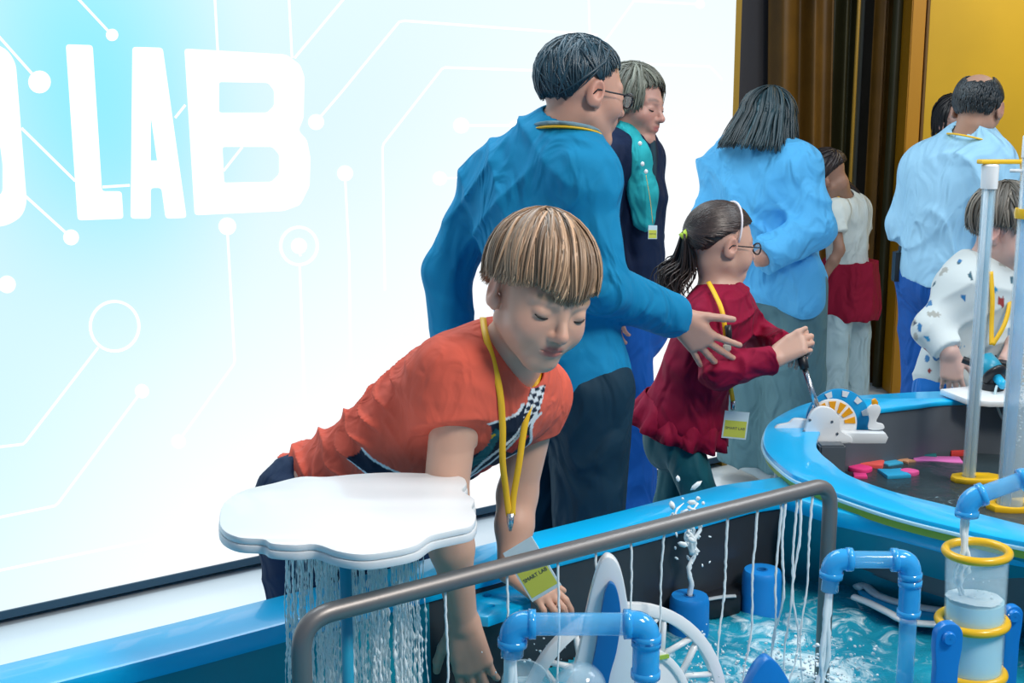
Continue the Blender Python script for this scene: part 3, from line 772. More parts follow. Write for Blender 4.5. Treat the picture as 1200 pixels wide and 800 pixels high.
for k in range(14):
    a = 2 * math.pi * k / 14
    for da in (.20, -.20):
        p = Vector((.112 * math.cos(a), .112 * math.sin(a), .008)); q = Vector(((Rw - .01) * math.cos(a + da), (Rw - .01) * math.sin(a + da), .008))
        obj('strut', tube_me([WMx @ p, WMx @ p.lerp(q, .5), WMx @ q], .0062, 6, flat=.8), M['white'], wheel)
obj('green_tab', plate_me([[(.0, 0), (.022, .0), (.022, .006), (0, .006)]], .004, WMx @ Matrix.Translation((.055, .085, .016)), .0), M['green'], wheel)
bf = thing('blue_fin', J(896, 860, 1.88), 'solid blue rounded fin poking out of the foam at the bottom edge', 'fin')
px_plate([(893, 764), (902, 768), (911, 780), (920, 797), (936, 840), (936, 880), (850, 880), (862, 820), (872, 792), (882, 774)], 1.88, .026, M['blue_plastic'], 'blade', bf, slope=.25, bevel=.004)
def cup(px, py, Y, r, tiltd, label):
    q = J(px, py, Y); Mx = Matrix.Translation(q) @ Euler(tiltd).to_matrix().to_4x4()
    prof = [(r * math.sin(t), -r * math.cos(t)) for t in np.linspace(.02, 1.75, 12)] + [(r * .93 * math.sin(t), -r * .93 * math.cos(t)) for t in np.linspace(1.75, .02, 12)]
    obj('scoop_cup', lathe_me(prof, 28, Mx), M['clear'], label=label, cat='cup')
cup(617, 800, 1.66, .036, (.5, .3, 0), 'clear round scoop cup under the pipe spout at the bottom edge')
cup(680, 806, 1.62, .036, (2.6, .5, 0), 'clear upturned scoop cup left of the white fin')
boat = thing('boat_track', PZ(1050, 720, .63), 'blue floating channel with two white curved edges behind the clear pipe', 'channel')
def flat_strip(pxs, z, w, th, m_, nm, par):
    q = [PZ(x, y, z) for x, y in pxs]; q = catmull(q, 5)
    obj(nm, tube_me(q, w, 8, flat=th / w, nrm=(0, 0, 1)), m_, par)
flat_strip([(1004, 688), (1014, 686), (1028, 697), (1058, 707), (1096, 714), (1130, 716)], .625, .011, .006, M['white'], 'edge', boat)
flat_strip([(1000, 699), (1018, 706), (1040, 717), (1060, 727), (1090, 731), (1130, 731)], .625, .010, .006, M['white'], 'edge', boat)
lp = [xy(PZ(*p, .62)) for p in [(1005, 690), (1030, 697), (1058, 707), (1130, 716), (1130, 731), (1090, 731), (1060, 727), (1020, 706)]]
obj('bed', plate_me([lp], .008, Matrix.Translation((0, 0, .612)), .001), M['rim_blue'], boat)
# black rubber pad and grey strip at the foot of the wall
pad = thing('rubber_wedge', PZ(850, 690, .665), 'black rubber wedge with a grey strip by the basin wall between the buoys', 'wedge')
lp = [xy(PZ(*p, .645)) for p in [(808, 696), (838, 682), (856, 676), (872, 684), (868, 696), (845, 700), (822, 704)]]
obj('body', plate_me([lp], .045, Matrix.Translation((0, 0, .60)), .008), M['black'], pad)
flat_strip([(812, 706), (830, 702), (848, 699), (862, 698)], .645, .006, .003, mat('grey_strip', (.4, .45, .47), .5), 'strip', pad)
# ledge with holes under the boy's hand
lz = .776
ledge = thing('hand_ledge', PZ(570, 712, lz), 'small blue shelf with round holes bolted inside the rim under the boy\'s hand', 'shelf')
lp = [xy(PZ(*p, lz)) for p in [(556, 700), (558, 722), (572, 723), (622, 706), (620, 690), (600, 676), (560, 688)]]
def ell(px, py, r): c_ = PZ(px, py, lz); return circ(r, 20, 0, c_.x, c_.y)
obj('shelf', plate_me([lp, ell(570, 697, .008), ell(575, 709, .007)], .018, Matrix.Translation((0, 0, lz - .018)), .002), M['rim_blue'], ledge)

# ------------------------------------------------------------------ sun dial pump on the oval rim
YS = 2.93
sun = thing('sun_wheel', PZ(975, 512, ZO), 'white cloud shaped crank stand with orange and blue sun wheel on the rim', 'crank wheel')
px_plate([(905, 505), (910, 497), (923, 494), (930, 489), (944, 490), (952, 494), (962, 500), (962, 512), (915, 508)], YS + .03, .012, M['white'], 'small_cloud', sun, smooth_=3)
c = J(984, 498, YS + .06); sx = (485 * 1.0)
def sundisc(cx, cy, Y, r, th, m_, nm, a0=0., a1=math.pi, ry=1.0):
    c = J(cx, cy, Y); Mx = frame(c, (1, 0, 0), (0, 0, 1))
    lp = [(r * math.cos(a), ry * r * math.sin(a)) for a in np.linspace(a0, a1, 40)] + [(-r * .98, -.025), (r * .98, -.025)]
    return c, Mx, obj(nm, plate_me([lp], th, Mx, .001), m_, sun)
c1, M1, _ = sundisc(981, 491, YS + .07, .077, .008, mat('sun_blue', (.01, .32, .66), .3), 'blue_disc')
c2, M2, _ = sundisc(974, 495, YS + .04, .060, .010, M['white'], 'white_disc')
def patch(Mx, r0, r1, a, w, z, m_, nm):
    lp = [(r0 * math.cos(a - w * .8), r0 * math.sin(a - w * .8)), (r1 * math.cos(a - w), r1 * math.sin(a - w)), (r1 * math.cos(a + w), r1 * math.sin(a + w)), (r0 * math.cos(a + w * .8), r0 * math.sin(a + w * .8))]
    obj(nm, plate_me([lp], .003, Mx @ Matrix.Translation((0, 0, z)), 0), m_, sun)
for a in (10, 38, 64, 92, 120, 148): patch(M2, .030, .056, math.radians(a), .15, .010, M['orange'], 'orange_ray')
for a in (16, 47, 78, 112, 145): patch(M1, .060, .074, math.radians(a), .12, .008, M['white'], 'white_patch')
px_plate([(927, 516), (927, 511), (939, 507), (944, 495), (948, 484), (957, 476), (966, 475), (976, 479), (983, 490), (984, 503), (996, 510), (997, 517), (990, 518)], YS, .014, M['white'], 'cloud_front', sun, smooth_=3)
px_plate([(984, 503), (1034, 504), (1037, 509), (1034, 516), (985, 516)], YS + .03, .03, M['white_side'], 'base_block', sun, smooth_=0)
for x, y in ((949, 492), (975, 494), (942, 505), (981, 508)):
    q = J(x, y, YS - .014); obj('screw', lathe_me([(.001, 0), (.0035, 0), (.003, .002), (.001, .002)], 10, frame(q, (1, 0, 0), (0, 0, 1))), M['screw'], sun)
px_plate([(1017, 502), (1018, 490), (1015, 480), (1019, 474), (1026, 472), (1031, 477), (1030, 484), (1026, 493), (1034, 496), (1034, 502)], YS + .03, .010, M['white'], 'duck', sun, smooth_=3)
px_plate([(1021, 474), (1021, 468), (1025, 466), (1028, 470), (1028, 474)], YS + .03, .009, M['orange'], 'duck_beak', sun, smooth_=0, bevel=.001)
l0 = J(958, 478, YS + .02); l1 = J(943, 432, YS + .05); l2 = J(938, 412, YS + .06)
obj('lever', tube_me([l0, l0.lerp(l1, .5), l1], .0068, 12), M['steel_light'], sun)
obj('grip', tube_me([l1, l1.lerp(l2, .3), l2], [.011, .012, .011], 12), M['black'], sun)
# dark bracket under the sun stand
pq = PZ(978, 522, ZO)
obj('post', box_me((pq.x - .03, pq.y + .01, ZOW - .2), (pq.x + .03, pq.y + .05, ZO - .003), .004), M['basin_grey'], sun)

# foam toys floating in the oval basin
toys = [('fish', (1008, 548), (.95, .05, .25), 'crimson', 26, 8), ('block', (1022, 543), (.9, .12, .10), 'red', 26, 9), ('block', (1042, 540), (.05, .42, .65), 'teal blue', 24, 6), ('star', (1060, 538), (.75, .35, .18), 'tan orange', 26, 6),
        ('bar', (1098, 536), (.85, .20, .55), 'long pink', 56, 5), ('block', (1048, 553), (.02, .35, .6), 'blue', 30, 7), ('fish', (1066, 552), (.80, .10, .32), 'dark pink', 20, 8), ('block', (1008, 556), (.85, .05, .25), 'magenta', 16, 7),
        ('block', (1085, 531), (.02, .22, .22), 'dark green', 24, 7), ('block', (1105, 527), (.03, .20, .60), 'royal blue', 26, 8), ('block', (1122, 528), (.75, .06, .05), 'deep red', 26, 10), ('block', (1148, 526), (.03, .18, .55), 'navy blue', 24, 8), ('block', (1166, 525), (.03, .35, .50), 'teal', 22, 8)]
for i, (kind, (px, py), c_, cn, w, h) in enumerate(toys):
    q = PZ(px, py, ZOW + .006); s_ = q.y / 1480 * 1.02; W = w * s_; rr = random.Random(i); D = W * (.5 if kind != 'bar' else .22)
    if kind == 'fish': lp = [(W * .5 * math.cos(a) * (1 - .15 * math.sin(a * 2)), D * math.sin(a)) for a in np.linspace(0, 6.28, 24)[:-1]] 
    elif kind == 'star': lp = [((W * .5 if k % 2 == 0 else W * .24) * math.cos(k * math.pi / 5), (W * .5 if k % 2 == 0 else W * .24) * math.sin(k * math.pi / 5)) for k in range(10)]
    else: lp = [(-W / 2, -D), (W / 2, -D * .9), (W / 2, D), (0, D * .8), (-W / 2, D)]
    obj('foam_toy', plate_me([lp], h * s_ * .8, Matrix.Translation((q.x, q.y, ZOW - .004)) @ Matrix.Rotation(rr.uniform(-.5, .5) if kind != 'bar' else -.15, 4, 'Z'), .003), mat('foam_' + cn.replace(' ', '_'), c_, .6),
        label=cn + ' foam toy floating in the oval basin' + (' beside the far wall' if py < 533 else ' in the near row'), cat='toy', group='foam toys in the oval basin')

# ------------------------------------------------------------------ tall clear tubes on the right
def tall_tube(px_b, py_b, z0, r, label, ztop, foot_r, water=True, capw=1.25):
    q = PZ(px_b, py_b, z0); g = thing('tall_tube', (q.x, q.y, z0), label, 'tube')
    T_ = Matrix.Translation((q.x, q.y, 0))
    return q, g, T_
q, g, T_ = tall_tube(1135, 563, ZOW, .0, 'tall clear tube with white collar and yellow foot plate before the small boy', 0, 0)
zt1 = 1.62 - q.y * ((.1857 + (400 - 190) / -1480) / (CT + (210 / 1480) * ST)) if False else J(1157, 192, q.y).z
RT = .0165
obj('tube', lathe_me([(RT, ZOW), (RT, zt1), (RT - .002, zt1), (RT - .002, ZOW)], 24, T_), M['clear'], g)
obj('rod', tube_me([(q.x - .0075, q.y - .004, ZOW), (q.x - .0075, q.y - .004, 1.1), (q.x - .0075, q.y - .004, zt1)], .0062, 12), mat('pale_rod', (.82, .88, .92), .3), g)
obj('inner_pipe', tube_me([(q.x + .005, q.y + .002, ZOW), (q.x + .005, q.y + .002, 1.1), (q.x + .005, q.y + .002, zt1)], .0078, 12), mat('grey_blue_rod', (.25, .48, .62), .3), g)
obj('collar', lathe_me([(.0165, zt1 - .058), (.0195, zt1 - .058), (.0205, zt1 - .004), (.0165, zt1)], 24, T_), M['white'], g)
lp = circ(.036, 30) ; hp = circ(.016, 20)
obj('foot_plate', plate_me([[(-.045, 0), (-.040, -.022), (-.018, -.034), (.045, -.034), (.095, -.020), (.098, 0), (.06, .03), (0, .036), (-.035, .022)], hp], .014, Matrix.Translation((q.x, q.y, ZOW - .001)), .004), M['yellow'], g)
obj('top_plate', plate_me([[(-.026, -.014), (.24, -.014), (.24, .02), (-.026, .02), (-.032, .003)]], .010, Matrix.Translation((q.x, q.y, zt1)), .003), M['yellow'], g)
q2, g2, T2 = tall_tube(1183, 596, ZOW, .0, 'wide clear bubble tube with a yellow foot ring at the right edge', 0, 0)
zt2 = J(1205, 160, q2.y).z
obj('tube', lathe_me([(.030, ZOW), (.030, zt2), (.0285, zt2), (.0285, ZOW)], 32, T2), M['clear'], g2)
obj('inner_pipe', tube_me([(q2.x - .010, q2.y, ZOW), (q2.x - .010, q2.y, 1.2), (q2.x - .010, q2.y, zt2)], .013, 14), M['acrylic'], g2)
obj('white_rod', tube_me([(q2.x - .024, q2.y + .004, ZOW), (q2.x - .024, q2.y + .004, 1.2), (q2.x - .024, q2.y + .004, zt2)], .0035, 8), M['white'], g2)
obj('foot_plate', plate_me([[(-.055, 0), (-.045, -.03), (-.01, -.04), (.06, -.04), (.12, -.01), (.12, .03), (.05, .045), (-.03, .03)], circ(.031, 28)], .016, Matrix.Translation((q2.x, q2.y, ZOW - .001)), .004), M['yellow'], g2)
obj('top_cap', lathe_me([(.001, zt2 + .012), (.024, zt2 + .010), (.031, zt2), (.031, zt2 - .045), (.029, zt2 - .045)], 28, T2), M['white'], g2)
zr = J(1190, 250, q2.y).z
obj('ring', lathe_me([(.0295, zr - .011), (.036, zr - .011), (.038, zr), (.036, zr + .011), (.0295, zr + .011)], 28, T2), M['yellow'], g2)
zr2 = J(1190, 200, q2.y).z
obj('white_peg', tube_me([(q2.x - .055, q2.y, zr2), (q2.x - .04, q2.y, zr2), (q2.x - .03, q2.y, zr2)], .004, 8), M['white'], g2)
obj('bubbles', drops_me((q2.x + .006, q2.y, (ZOW + zt2) / 2), (.006, .006, .13), 300, .0012, .003, 15), M['foam_white'], label='rising bubbles inside the wide clear tube at the right edge', cat='bubbles', kind='stuff')

# ------------------------------------------------------------------ pump on a white shelf
shelf_z = ZO + .006
sp = [(1102, 455.5), (1136, 452), (1210, 452), (1215, 470), (1160, 470), (1132, 467)]
ps = thing('water_cannon', PZ(1163, 462, shelf_z), 'black and blue water cannon on a white shelf in front of the small boy', 'water cannon')
obj('shelf', plate_me([[xy(PZ(*p, shelf_z + .014)) for p in sp]], .016, Matrix.Translation((0, 0, shelf_z - .002)), .003), M['white'], ps)
YP = PZ(1163, 462, shelf_z).y
q0 = J(1163, 452, YP)
obj('base', lathe_me([(.001, 0), (.030, 0), (.030, .016), (.024, .022), (.024, .045), (.001, .045)], 24, Matrix.Translation((q0.x, YP, shelf_z + .014))), M['black'], ps)
a = J(1152, 422, YP + .03); c_ = J(1166, 440, YP - .01); d = J(1174, 449, YP - .04)
obj('barrel', tube_me([a, a.lerp(c_, .5), c_], [.030, .032, .030], 20), mat('dull_teal', (.02, .28, .42), .35), ps)
obj('collar', tube_me([c_.lerp(a, .15), c_, c_.lerp(d, .3)], [.034, .035, .030], 20), M['black'], ps)
obj('nozzle', tube_me([c_.lerp(d, .2), d, d + (d - c_) * .3], [.013, .012, .012], 16), mat('cyan_nozzle', (.02, .45, .75), .3), ps)
h = [J(1168, 452, YP - .045), J(1166, 462, YP - .06), J(1168, 474, YP - .06), J(1176, 492, YP - .05), J(1190, 500, YP - .05)]
obj('hose', tube_me(catmull(h, 6), .0035, 8), mat('clear_hose', (.6, .8, .85), .2, trans=.3), ps)
hd = [J(1128, 421, YP + .08), J(1150, 428, YP + .06), J(1170, 425, YP + .05), J(1184, 428, YP + .04)]
obj('handle', tube_me(catmull(hd, 5), .010, 10), M['black'], ps)
# loose spray
obj('spray_drops', join_me([drops_me(J(650, 775, 1.9), (.05, .05, .03), 60, .001, .0028, 21), drops_me(J(905, 775, 2.05), (.09, .06, .018), 220, .001, .0035, 22), drops_me(J(970, 775, 2.0), (.035, .03, .02), 120, .0012, .004, 23), drops_me(J(840, 790, 1.95), (.05, .04, .015), 90, .001, .003, 24)]),
    M['foam_white'], label='fine spray droplets thrown up over the foaming water', cat='spray', kind='stuff')
# step the children stand on
stp = [Vector((-.62, 2.02, 0)), Vector((.30, 2.70, 0))]

# ------------------------------------------------------------------ figures: one continuous surface from blended limbs
f32 = np.float32
def V3(p): return np.array([p[0], p[1], p[2]], f32)
def d_prim(p, pr):
    if pr[0] == 'c':
        _, a, b_, ra_, rb_ = pr
        ba = b_ - a; L2 = float(ba @ ba) + 1e-12
        pa = p - a
        h = np.clip((pa @ ba) / L2, 0, 1)
        return np.linalg.norm(pa - h[..., None] * ba, axis=-1) - (ra_ + (rb_ - ra_) * h)
    if pr[0] == 'e':
        _, c, r, R_ = pr
        q = (p - c) @ R_.T
        k0 = np.linalg.norm(q / r, axis=-1); k1 = np.linalg.norm(q / (r * r), axis=-1)
        return k0 * (k0 - 1) / np.maximum(k1, 1e-6)
    if pr[0] == 'f':
        return pr[1](p)
def smin(a, b_, k):
    h = np.clip(.5 + .5 * (b_ - a) / k, 0, 1)
    return b_ + (a - b_) * h - k * h * (1 - h)
def smax(a, b_, k): return -smin(-a, -b_, k)
def cap(a, b_, ra_, rb_=None): return ('c', V3(a), V3(b_), ra_, ra_ if rb_ is None else rb_)
def elp(c, r, X=None, Y=None):
    if X is None: R_ = np.eye(3, dtype=f32)
    else:
        X = Vector(X).normalized(); Y = Vector(Y); Z = X.cross(Y).normalized(); Y = Z.cross(X)
        R_ = np.array([X, Y, Z], f32)
    return ('e', V3(c), np.array(r, f32), R_)
def G(prims, k=.02, K=.02, cut=(), sub=(), ks=.004, off=0.0): return dict(p=prims, k=k, K=K, cut=cut, sub=sub, ks=ks, off=off)

def eval_groups(P, groups, cd=None, cdmin=None, reach=0):
    """P (nb, m, 3). cd: per group per prim coarse distances to skip far ones"""
    out = np.full(P.shape[:2], 5.0, f32)
    for gi, g in enumerate(groups):
        dg = np.full(P.shape[:2], 5.0, f32); any_ = np.zeros(len(P), bool)
        for pi, pr in enumerate(g['p']):
            m = cd[gi][pi] < cdmin + reach + g['k'] if cd is not None else np.ones(len(P), bool)
            if not m.any(): continue
            dg[m] = smin(dg[m], d_prim(P[m], pr).astype(f32), g['k']); any_ |= m
        if not any_.any(): continue
        q = dg[any_] - g['off']; Pa = P[any_]
        for (pt, n) in g['cut']:
            q = smax(q, ((Pa - V3(pt)) @ V3(Vector(n).normalized())).astype(f32), .003)
        for s_ in g['sub']:
            q = smax(q, -d_prim(Pa, s_).astype(f32), g['ks'])
        out[any_] = smin(out[any_], q, g['K'])
    return out
def isosurface(groups, lo, hi, cell, disp=None, slack=.0):
    lo = np.array(lo, f32); hi = np.array(hi, f32); B = 8
    nb = np.ceil((hi - lo) / cell / B).astype(int); nb = np.maximum(nb, 1)
    n = nb * B + 1
    bi = np.stack(np.meshgrid(*[np.arange(k) for k in nb], indexing='ij'), -1).reshape(-1, 3)
    C = lo + (bi * B + B / 2) * cell
    half = B * cell * .87
    Cp = C[:, None].astype(f32)
    cd = [[d_prim(Cp, pr)[:, 0] - g['off'] for pr in g['p']] for g in groups]
    cdmin = np.min([np.min(c, axis=0) for c in cd], axis=0)
    d0 = eval_groups(Cp, groups)[:, 0]
    keep = np.abs(d0) < half * 1.25 + slack
    V = np.full(tuple(n), 1.0, f32)
    neg = bi[(~keep) & (d0 < 0)]
    for b_ in neg: V[b_[0] * B:b_[0] * B + B + 1, b_[1] * B:b_[1] * B + B + 1, b_[2] * B:b_[2] * B + B + 1] = -1
    kb = bi[keep]
    off = np.stack(np.meshgrid(*[np.arange(B + 1)] * 3, indexing='ij'), -1).reshape(-1, 3)
    CH = 1500
    kcd = [[c[keep] for c in g] for g in cd]; kmin = cdmin[keep]
    for s in range(0, len(kb), CH):
        ids = kb[s:s + CH, None] * B + off[None]
        P = (lo + ids * cell).astype(f32)
        d = eval_groups(P, groups, [[c[s:s + CH] for c in g] for g in kcd], kmin[s:s + CH], half * 2.2 + .01)
        if disp is not None: d = d + disp(P).astype(f32)
        V[ids[..., 0], ids[..., 1], ids[..., 2]] = d
    S = V < 0
    c8 = [(i, j, k) for i in (0, 1) for j in (0, 1) for k in (0, 1)]
    cnt = np.zeros(tuple(n - 1), np.int8)
    for i, j, k in c8: cnt += S[i:n[0] - 1 + i, j:n[1] - 1 + j, k:n[2] - 1 + k]
    act = np.argwhere((cnt > 0) & (cnt < 8))
    if len(act) == 0: return np.zeros((0, 3)), np.zeros((0, 4), int)
    vals = np.stack([V[act[:, 0] + i, act[:, 1] + j, act[:, 2] + k] for i, j, k in c8], 1)
    cs_ = np.array(c8, f32); acc = np.zeros((len(act), 3), f32); num = np.zeros(len(act), f32)
    for a in range(8):
        for b_ in range(a + 1, 8):
            if np.abs(cs_[a] - cs_[b_]).sum() != 1: continue
            va, vb = vals[:, a], vals[:, b_]; x = (va < 0) != (vb < 0)
            t = np.where(x, va / np.where(x, va - vb, 1), 0)[:, None]
            acc += np.where(x[:, None], cs_[a] + (cs_[b_] - cs_[a]) * t, 0); num += x
    pos = lo + (act + acc / num[:, None]) * cell
    idx = np.full(tuple(n - 1), -1, np.int32); idx[act[:, 0], act[:, 1], act[:, 2]] = np.arange(len(act))
    faces = []
    for ax in range(3):
        u, v = [(1, 2), (2, 0), (0, 1)][ax]
        sl = [slice(0, n[i]) for i in range(3)]
        A = [slice(0, n[i]) for i in range(3)]; A[ax] = slice(0, n[ax] - 1)
        Bq = list(A); Bq[ax] = slice(1, n[ax])
        e = S[tuple(A)] != S[tuple(Bq)]
        w = np.argwhere(e)
        ok = (w[:, u] > 0) & (w[:, v] > 0) & (w[:, u] < n[u] - 1) & (w[:, v] < n[v] - 1)
        w = w[ok]; ins = S[w[:, 0], w[:, 1], w[:, 2]]
        def sh(du, dv):
            q = w.copy(); q[:, u] += du; q[:, v] += dv
            return idx[q[:, 0], q[:, 1], q[:, 2]]
        q = np.stack([sh(-1, -1), sh(0, -1), sh(0, 0), sh(-1, 0)], 1)
        q[~ins] = q[~ins][:, ::-1]
        faces.append(q)
    F = np.concatenate(faces); F = F[(F >= 0).all(1)]
    return pos, F
def bounds(groups, pad=.03):
    lo = np.full(3, 9.); hi = np.full(3, -9.)
    for g in groups:
        for pr in g['p']:
            if pr[0] == 'c': pts = [(pr[1], pr[3]), (pr[2], pr[4])]
            elif pr[0] == 'e': pts = [(pr[1], float(max(pr[2])))]
            else: pts = [(pr[2], pr[3])]
            for c, r in pts: lo = np.minimum(lo, c - r - g['off'] - pad); hi = np.maximum(hi, c + r + g['off'] + pad)
    return lo, hi
def surf(groups, cell, disp=None, colf=None, box=None, slack=0.01):
    lo, hi = bounds(groups) if box is None else box
    V, F = isosurface(groups, lo, hi, cell, disp, slack)
    return V, F
def merge(parts, colf=None):
    Vs = []; Fs = []; o_ = 0
    for V, F in parts:
        Vs.append(V); Fs.append(F + o_); o_ += len(V)
    V = np.concatenate(Vs); F = np.concatenate(Fs)
    return mesh_np(V, F, colf(V) if colf else None)
def folds(dirs, amp, seed=0, warp=18.0, blend=None):
    """soft ridges. dirs: list of (vector, wavelength)"""
    rs = np.random.RandomState(seed); ph = rs.uniform(0, 6.28, 12)
    def f(P):
        x, y, z = P[..., 0], P[..., 1], P[..., 2]
        w = np.sin(warp * x + ph[0] + 1.3 * np.sin(warp * .7 * z + ph[1])) + np.sin(warp * y * .9 + ph[2] + np.sin(warp * 1.1 * x + ph[3])) + np.sin(warp * z * .8 + ph[4])
        d = 0
        for i, (v, wl) in enumerate(dirs):
            v = Vector(v).normalized()
            s_ = (x * v.x + y * v.y + z * v.z) * 6.283 / wl
            r_ = 1 - np.abs(np.sin(s_ * .5 + 1.1 * w + ph[5 + i]))
            m = .5 + .5 * np.sin(warp * .6 * (y - x) + ph[8 + i] + w * .5)
            d = d - amp * (r_ ** 2) * m
        return d
    return f

# ---- head
def head_frame(center, face_dir, up, s=1.0, adult=False):
    """local y = face direction, z = up, x = y cross z"""
    Yv = Vector(face_dir).normalized(); Z = Vector(up); X = Yv.cross(Z).normalized(); Z = X.cross(Yv)
    R_ = Matrix(((X.x, Yv.x, Z.x), (X.y, Yv.y, Z.y), (X.z, Yv.z, Z.z)))
    return dict(R=R_, c=Vector(center), s=s, Rn=np.array(R_, f32))
def to_local(h, P): return ((P - V3(h['c'])) @ h['Rn']) / h['s']
def L2W(h, p): return h['c'] + h['R'] @ (Vector(p) * h['s'])
def make_head_sdf(h, kid=False, smile=False, closed=True, nose=1.0):
    E = lambda c, r, X=None, Y=None: elp(c, r, X, Y)
    jaw_z = -.083 if kid else -.094
    pr = [E((0, -.018, .030), (.075, .094, .082)), E((0, .030, -.018), (.064 if kid else .059, .056, .074)),
          cap((-.043, -.004, -.050), (-.012, .056, jaw_z), .022, .018), cap((.043, -.004, -.050), (.012, .056, jaw_z), .022, .018),
          E((0, .062, jaw_z - .002), (.020, .017, .015))]
    if kid: pr += [E((-.034, .050, -.036), (.027, .026, .028)), E((.034, .050, -.036), (.027, .026, .028))]
    else: pr += [E((-.040, .050, -.022), (.022, .024, .022)), E((.040, .050, -.022), (.022, .024, .022))]
    br_ = .008 if kid else .010
    brow = [cap((-.044, .060, .020), (-.014, .076, .018), br_), cap((.044, .060, .020), (.014, .076, .018), br_)]
    sk_ = .0145 if kid else .017
    sock = [E((-.032, .094, .000), (.019, sk_, .013)), E((.032, .094, .000), (.019, sk_, .013))]
    lid = [E((-.031, .068, .000), (.0165, .0135, .0120)), E((.031, .068, .000), (.0165, .0135, .0120))]
    nz = [cap((0, .078, .006), (0, .097 * nose + .002, -.027), .0065, .0095), E((0, .094 * nose + .002, -.031), (.0105, .0100, .0085)), E((-.010, .086, -.033), (.0070, .0085, .0062)), E((.010, .086, -.033), (.0070, .0085, .0062)),
          cap((0, .074, .02), (0, .082, .0), .012, .008)]
    w = .024 if smile else .019
    ml = [E((0, .074, -.054), (.026, .014, .020))]
    lips = [cap((-w * .75, .0785, -.0555), (-.004, .0875, -.0535), .0030, .0048), cap((w * .75, .0785, -.0555), (.004, .0875, -.0535), .0030, .0048), cap((-w * .55, .080, -.0635), (w * .55, .080, -.0635), .0048), E((0, .0845, -.0640), (.011, .0060, .0052))]
    gro = [cap((-w, .082, -.0585 + (.003 if smile else 0)), (0, .0925, -.0590), .0012), cap((w, .082, -.0585 + (.003 if smile else 0)), (0, .0925, -.0590), .0012)]
    ears = []; esub = []
    for sx_ in (-1, 1):
        X_ = Vector((1, -.35 * sx_, 0)) ; Y_ = Vector((.35 * sx_, 1, -.18))
        ears.append(E((sx_ * .078, -.014, -.004), (.0085, .0195, .031), X_, Y_)); ears.append(E((sx_ * .073, -.004, -.024), (.008, .010, .013)))
        esub.append(E((sx_ * .088, -.010, .002), (.0085, .0115, .0195), X_, Y_))
    def f(P):
        q = to_local(h, P)
        d = np.full(q.shape[:-1], 5., f32)
        for p_ in pr: d = smin(d, d_prim(q, p_), .022)
        for p_ in brow: d = smin(d, d_prim(q, p_), .012)
        for p_ in sock: d = smax(d, -d_prim(q, p_), .010)
        for p_ in lid: d = smin(d, d_prim(q, p_), .004)
        for p_ in ml: d = smin(d, d_prim(q, p_), .014)
        for p_ in nz: d = smin(d, d_prim(q, p_), .007)
        for p_ in lips: d = smin(d, d_prim(q, p_), .003)
        for p_ in gro: d = smax(d, -d_prim(q, p_), .0025)
        e = np.full(q.shape[:-1], 5., f32)
        for p_ in ears: e = smin(e, d_prim(q, p_), .006)
        for p_ in esub: e = smax(e, -d_prim(q, p_), .004)
        d = smin(d, e, .006)
        return d * h['s']
    return ('f', f, V3(h['c']), .13 * h['s'])
def skin_color(h, base, lip=(.50, .16, .13), brow=(.16, .10, .06), blush=.12, stubble=0):
    base = np.array(base, f32)
    def f(V):
        q = to_local(h, V.astype(f32)); c = np.broadcast_to(base, V.shape).copy()
        x, y, z = q[:, 0], q[:, 1], q[:, 2]; near = np.linalg.norm(q, axis=1) < .16
        def gm(cx, cy, cz, rx, ry, rz): return np.exp(-(((np.abs(x) - cx) / rx) ** 2 + ((y - cy) / ry) ** 2 + ((z - cz) / rz) ** 2))
        b_ = (gm(.038, .06, -.03, .022, .03, .02) + gm(0, .10, -.03, .012, .012, .01) + gm(.08, -.01, 0, .015, .025, .03)) * blush * near
        c[:, 0] *= 1 + b_ * .6; c[:, 1] *= 1 - b_ * .9; c[:, 2] *= 1 - b_ * .9
        if stubble:
            s_ = np.clip(gm(0, .05, -.09, .06, .06, .04), 0, 1) * stubble * near
            c *= (1 - s_)[:, None]
        l_ = np.clip(1.6 * np.exp(-((x / .017) ** 4 + ((z + .0585) / .0085) ** 4)), 0, 1) * (y > .072) * near
        c = c * (1 - l_[:, None]) + np.array(lip, f32) * l_[:, None]
        zz = .023 + .003 * np.cos((np.abs(x) - .030) * 60)
        w_ = np.clip(1.8 * np.exp(-(((np.abs(x) - .031) / .018) ** 4 + ((z - zz) / .0042) ** 2)), 0, 1) * (y > .045) * near * .75
        c = c * (1 - w_[:, None]) + np.array(brow, f32) * w_[:, None]
        n_ = np.exp(-(((np.abs(x) - .0055) / .003) ** 2 + ((z + .0385) / .0022) ** 2)) * (y > .08) * near * .8
        c = c * (1 - n_[:, None]) + np.array((.10, .03, .02), f32) * n_[:, None]
        return c
    return f
M['skin'] = mat('skin', (.7, .45, .35), .45, vcol=True, sss=.12, bump=(260, .06, .0005))
M['hair'] = mat('hair', (.2, .12, .06), .38, vcol=True, spec=.6)
M['eye'] = mat('eye', (.75, .75, .75), .1, coat=.5)
M['lash'] = mat('eyelash', (.015, .008, .006), .5)
def eyes(h, parent, openness=0.0):
    for sx_ in (-1, 1):
        pts = []
        for t in np.linspace(-1, 1, 11):
            x = sx_ * .031 + t * .0150; z = -.0035 - .0040 * (1 - t * t) + .0012 * openness
            y = .068 + .0137 * math.sqrt(max(0, 1 - (t * .0150 / .0175) ** 2 - (z / .0125) ** 2))
            pts.append(L2W(h, (x, y + .0004, z)))
        obj('eyelash', tube_me(pts, np.array([[.0007 + .0015 * (1 - t * t) for t in np.linspace(-1, 1, 11)]]) * h['s'], 6), M['lash'], parent)
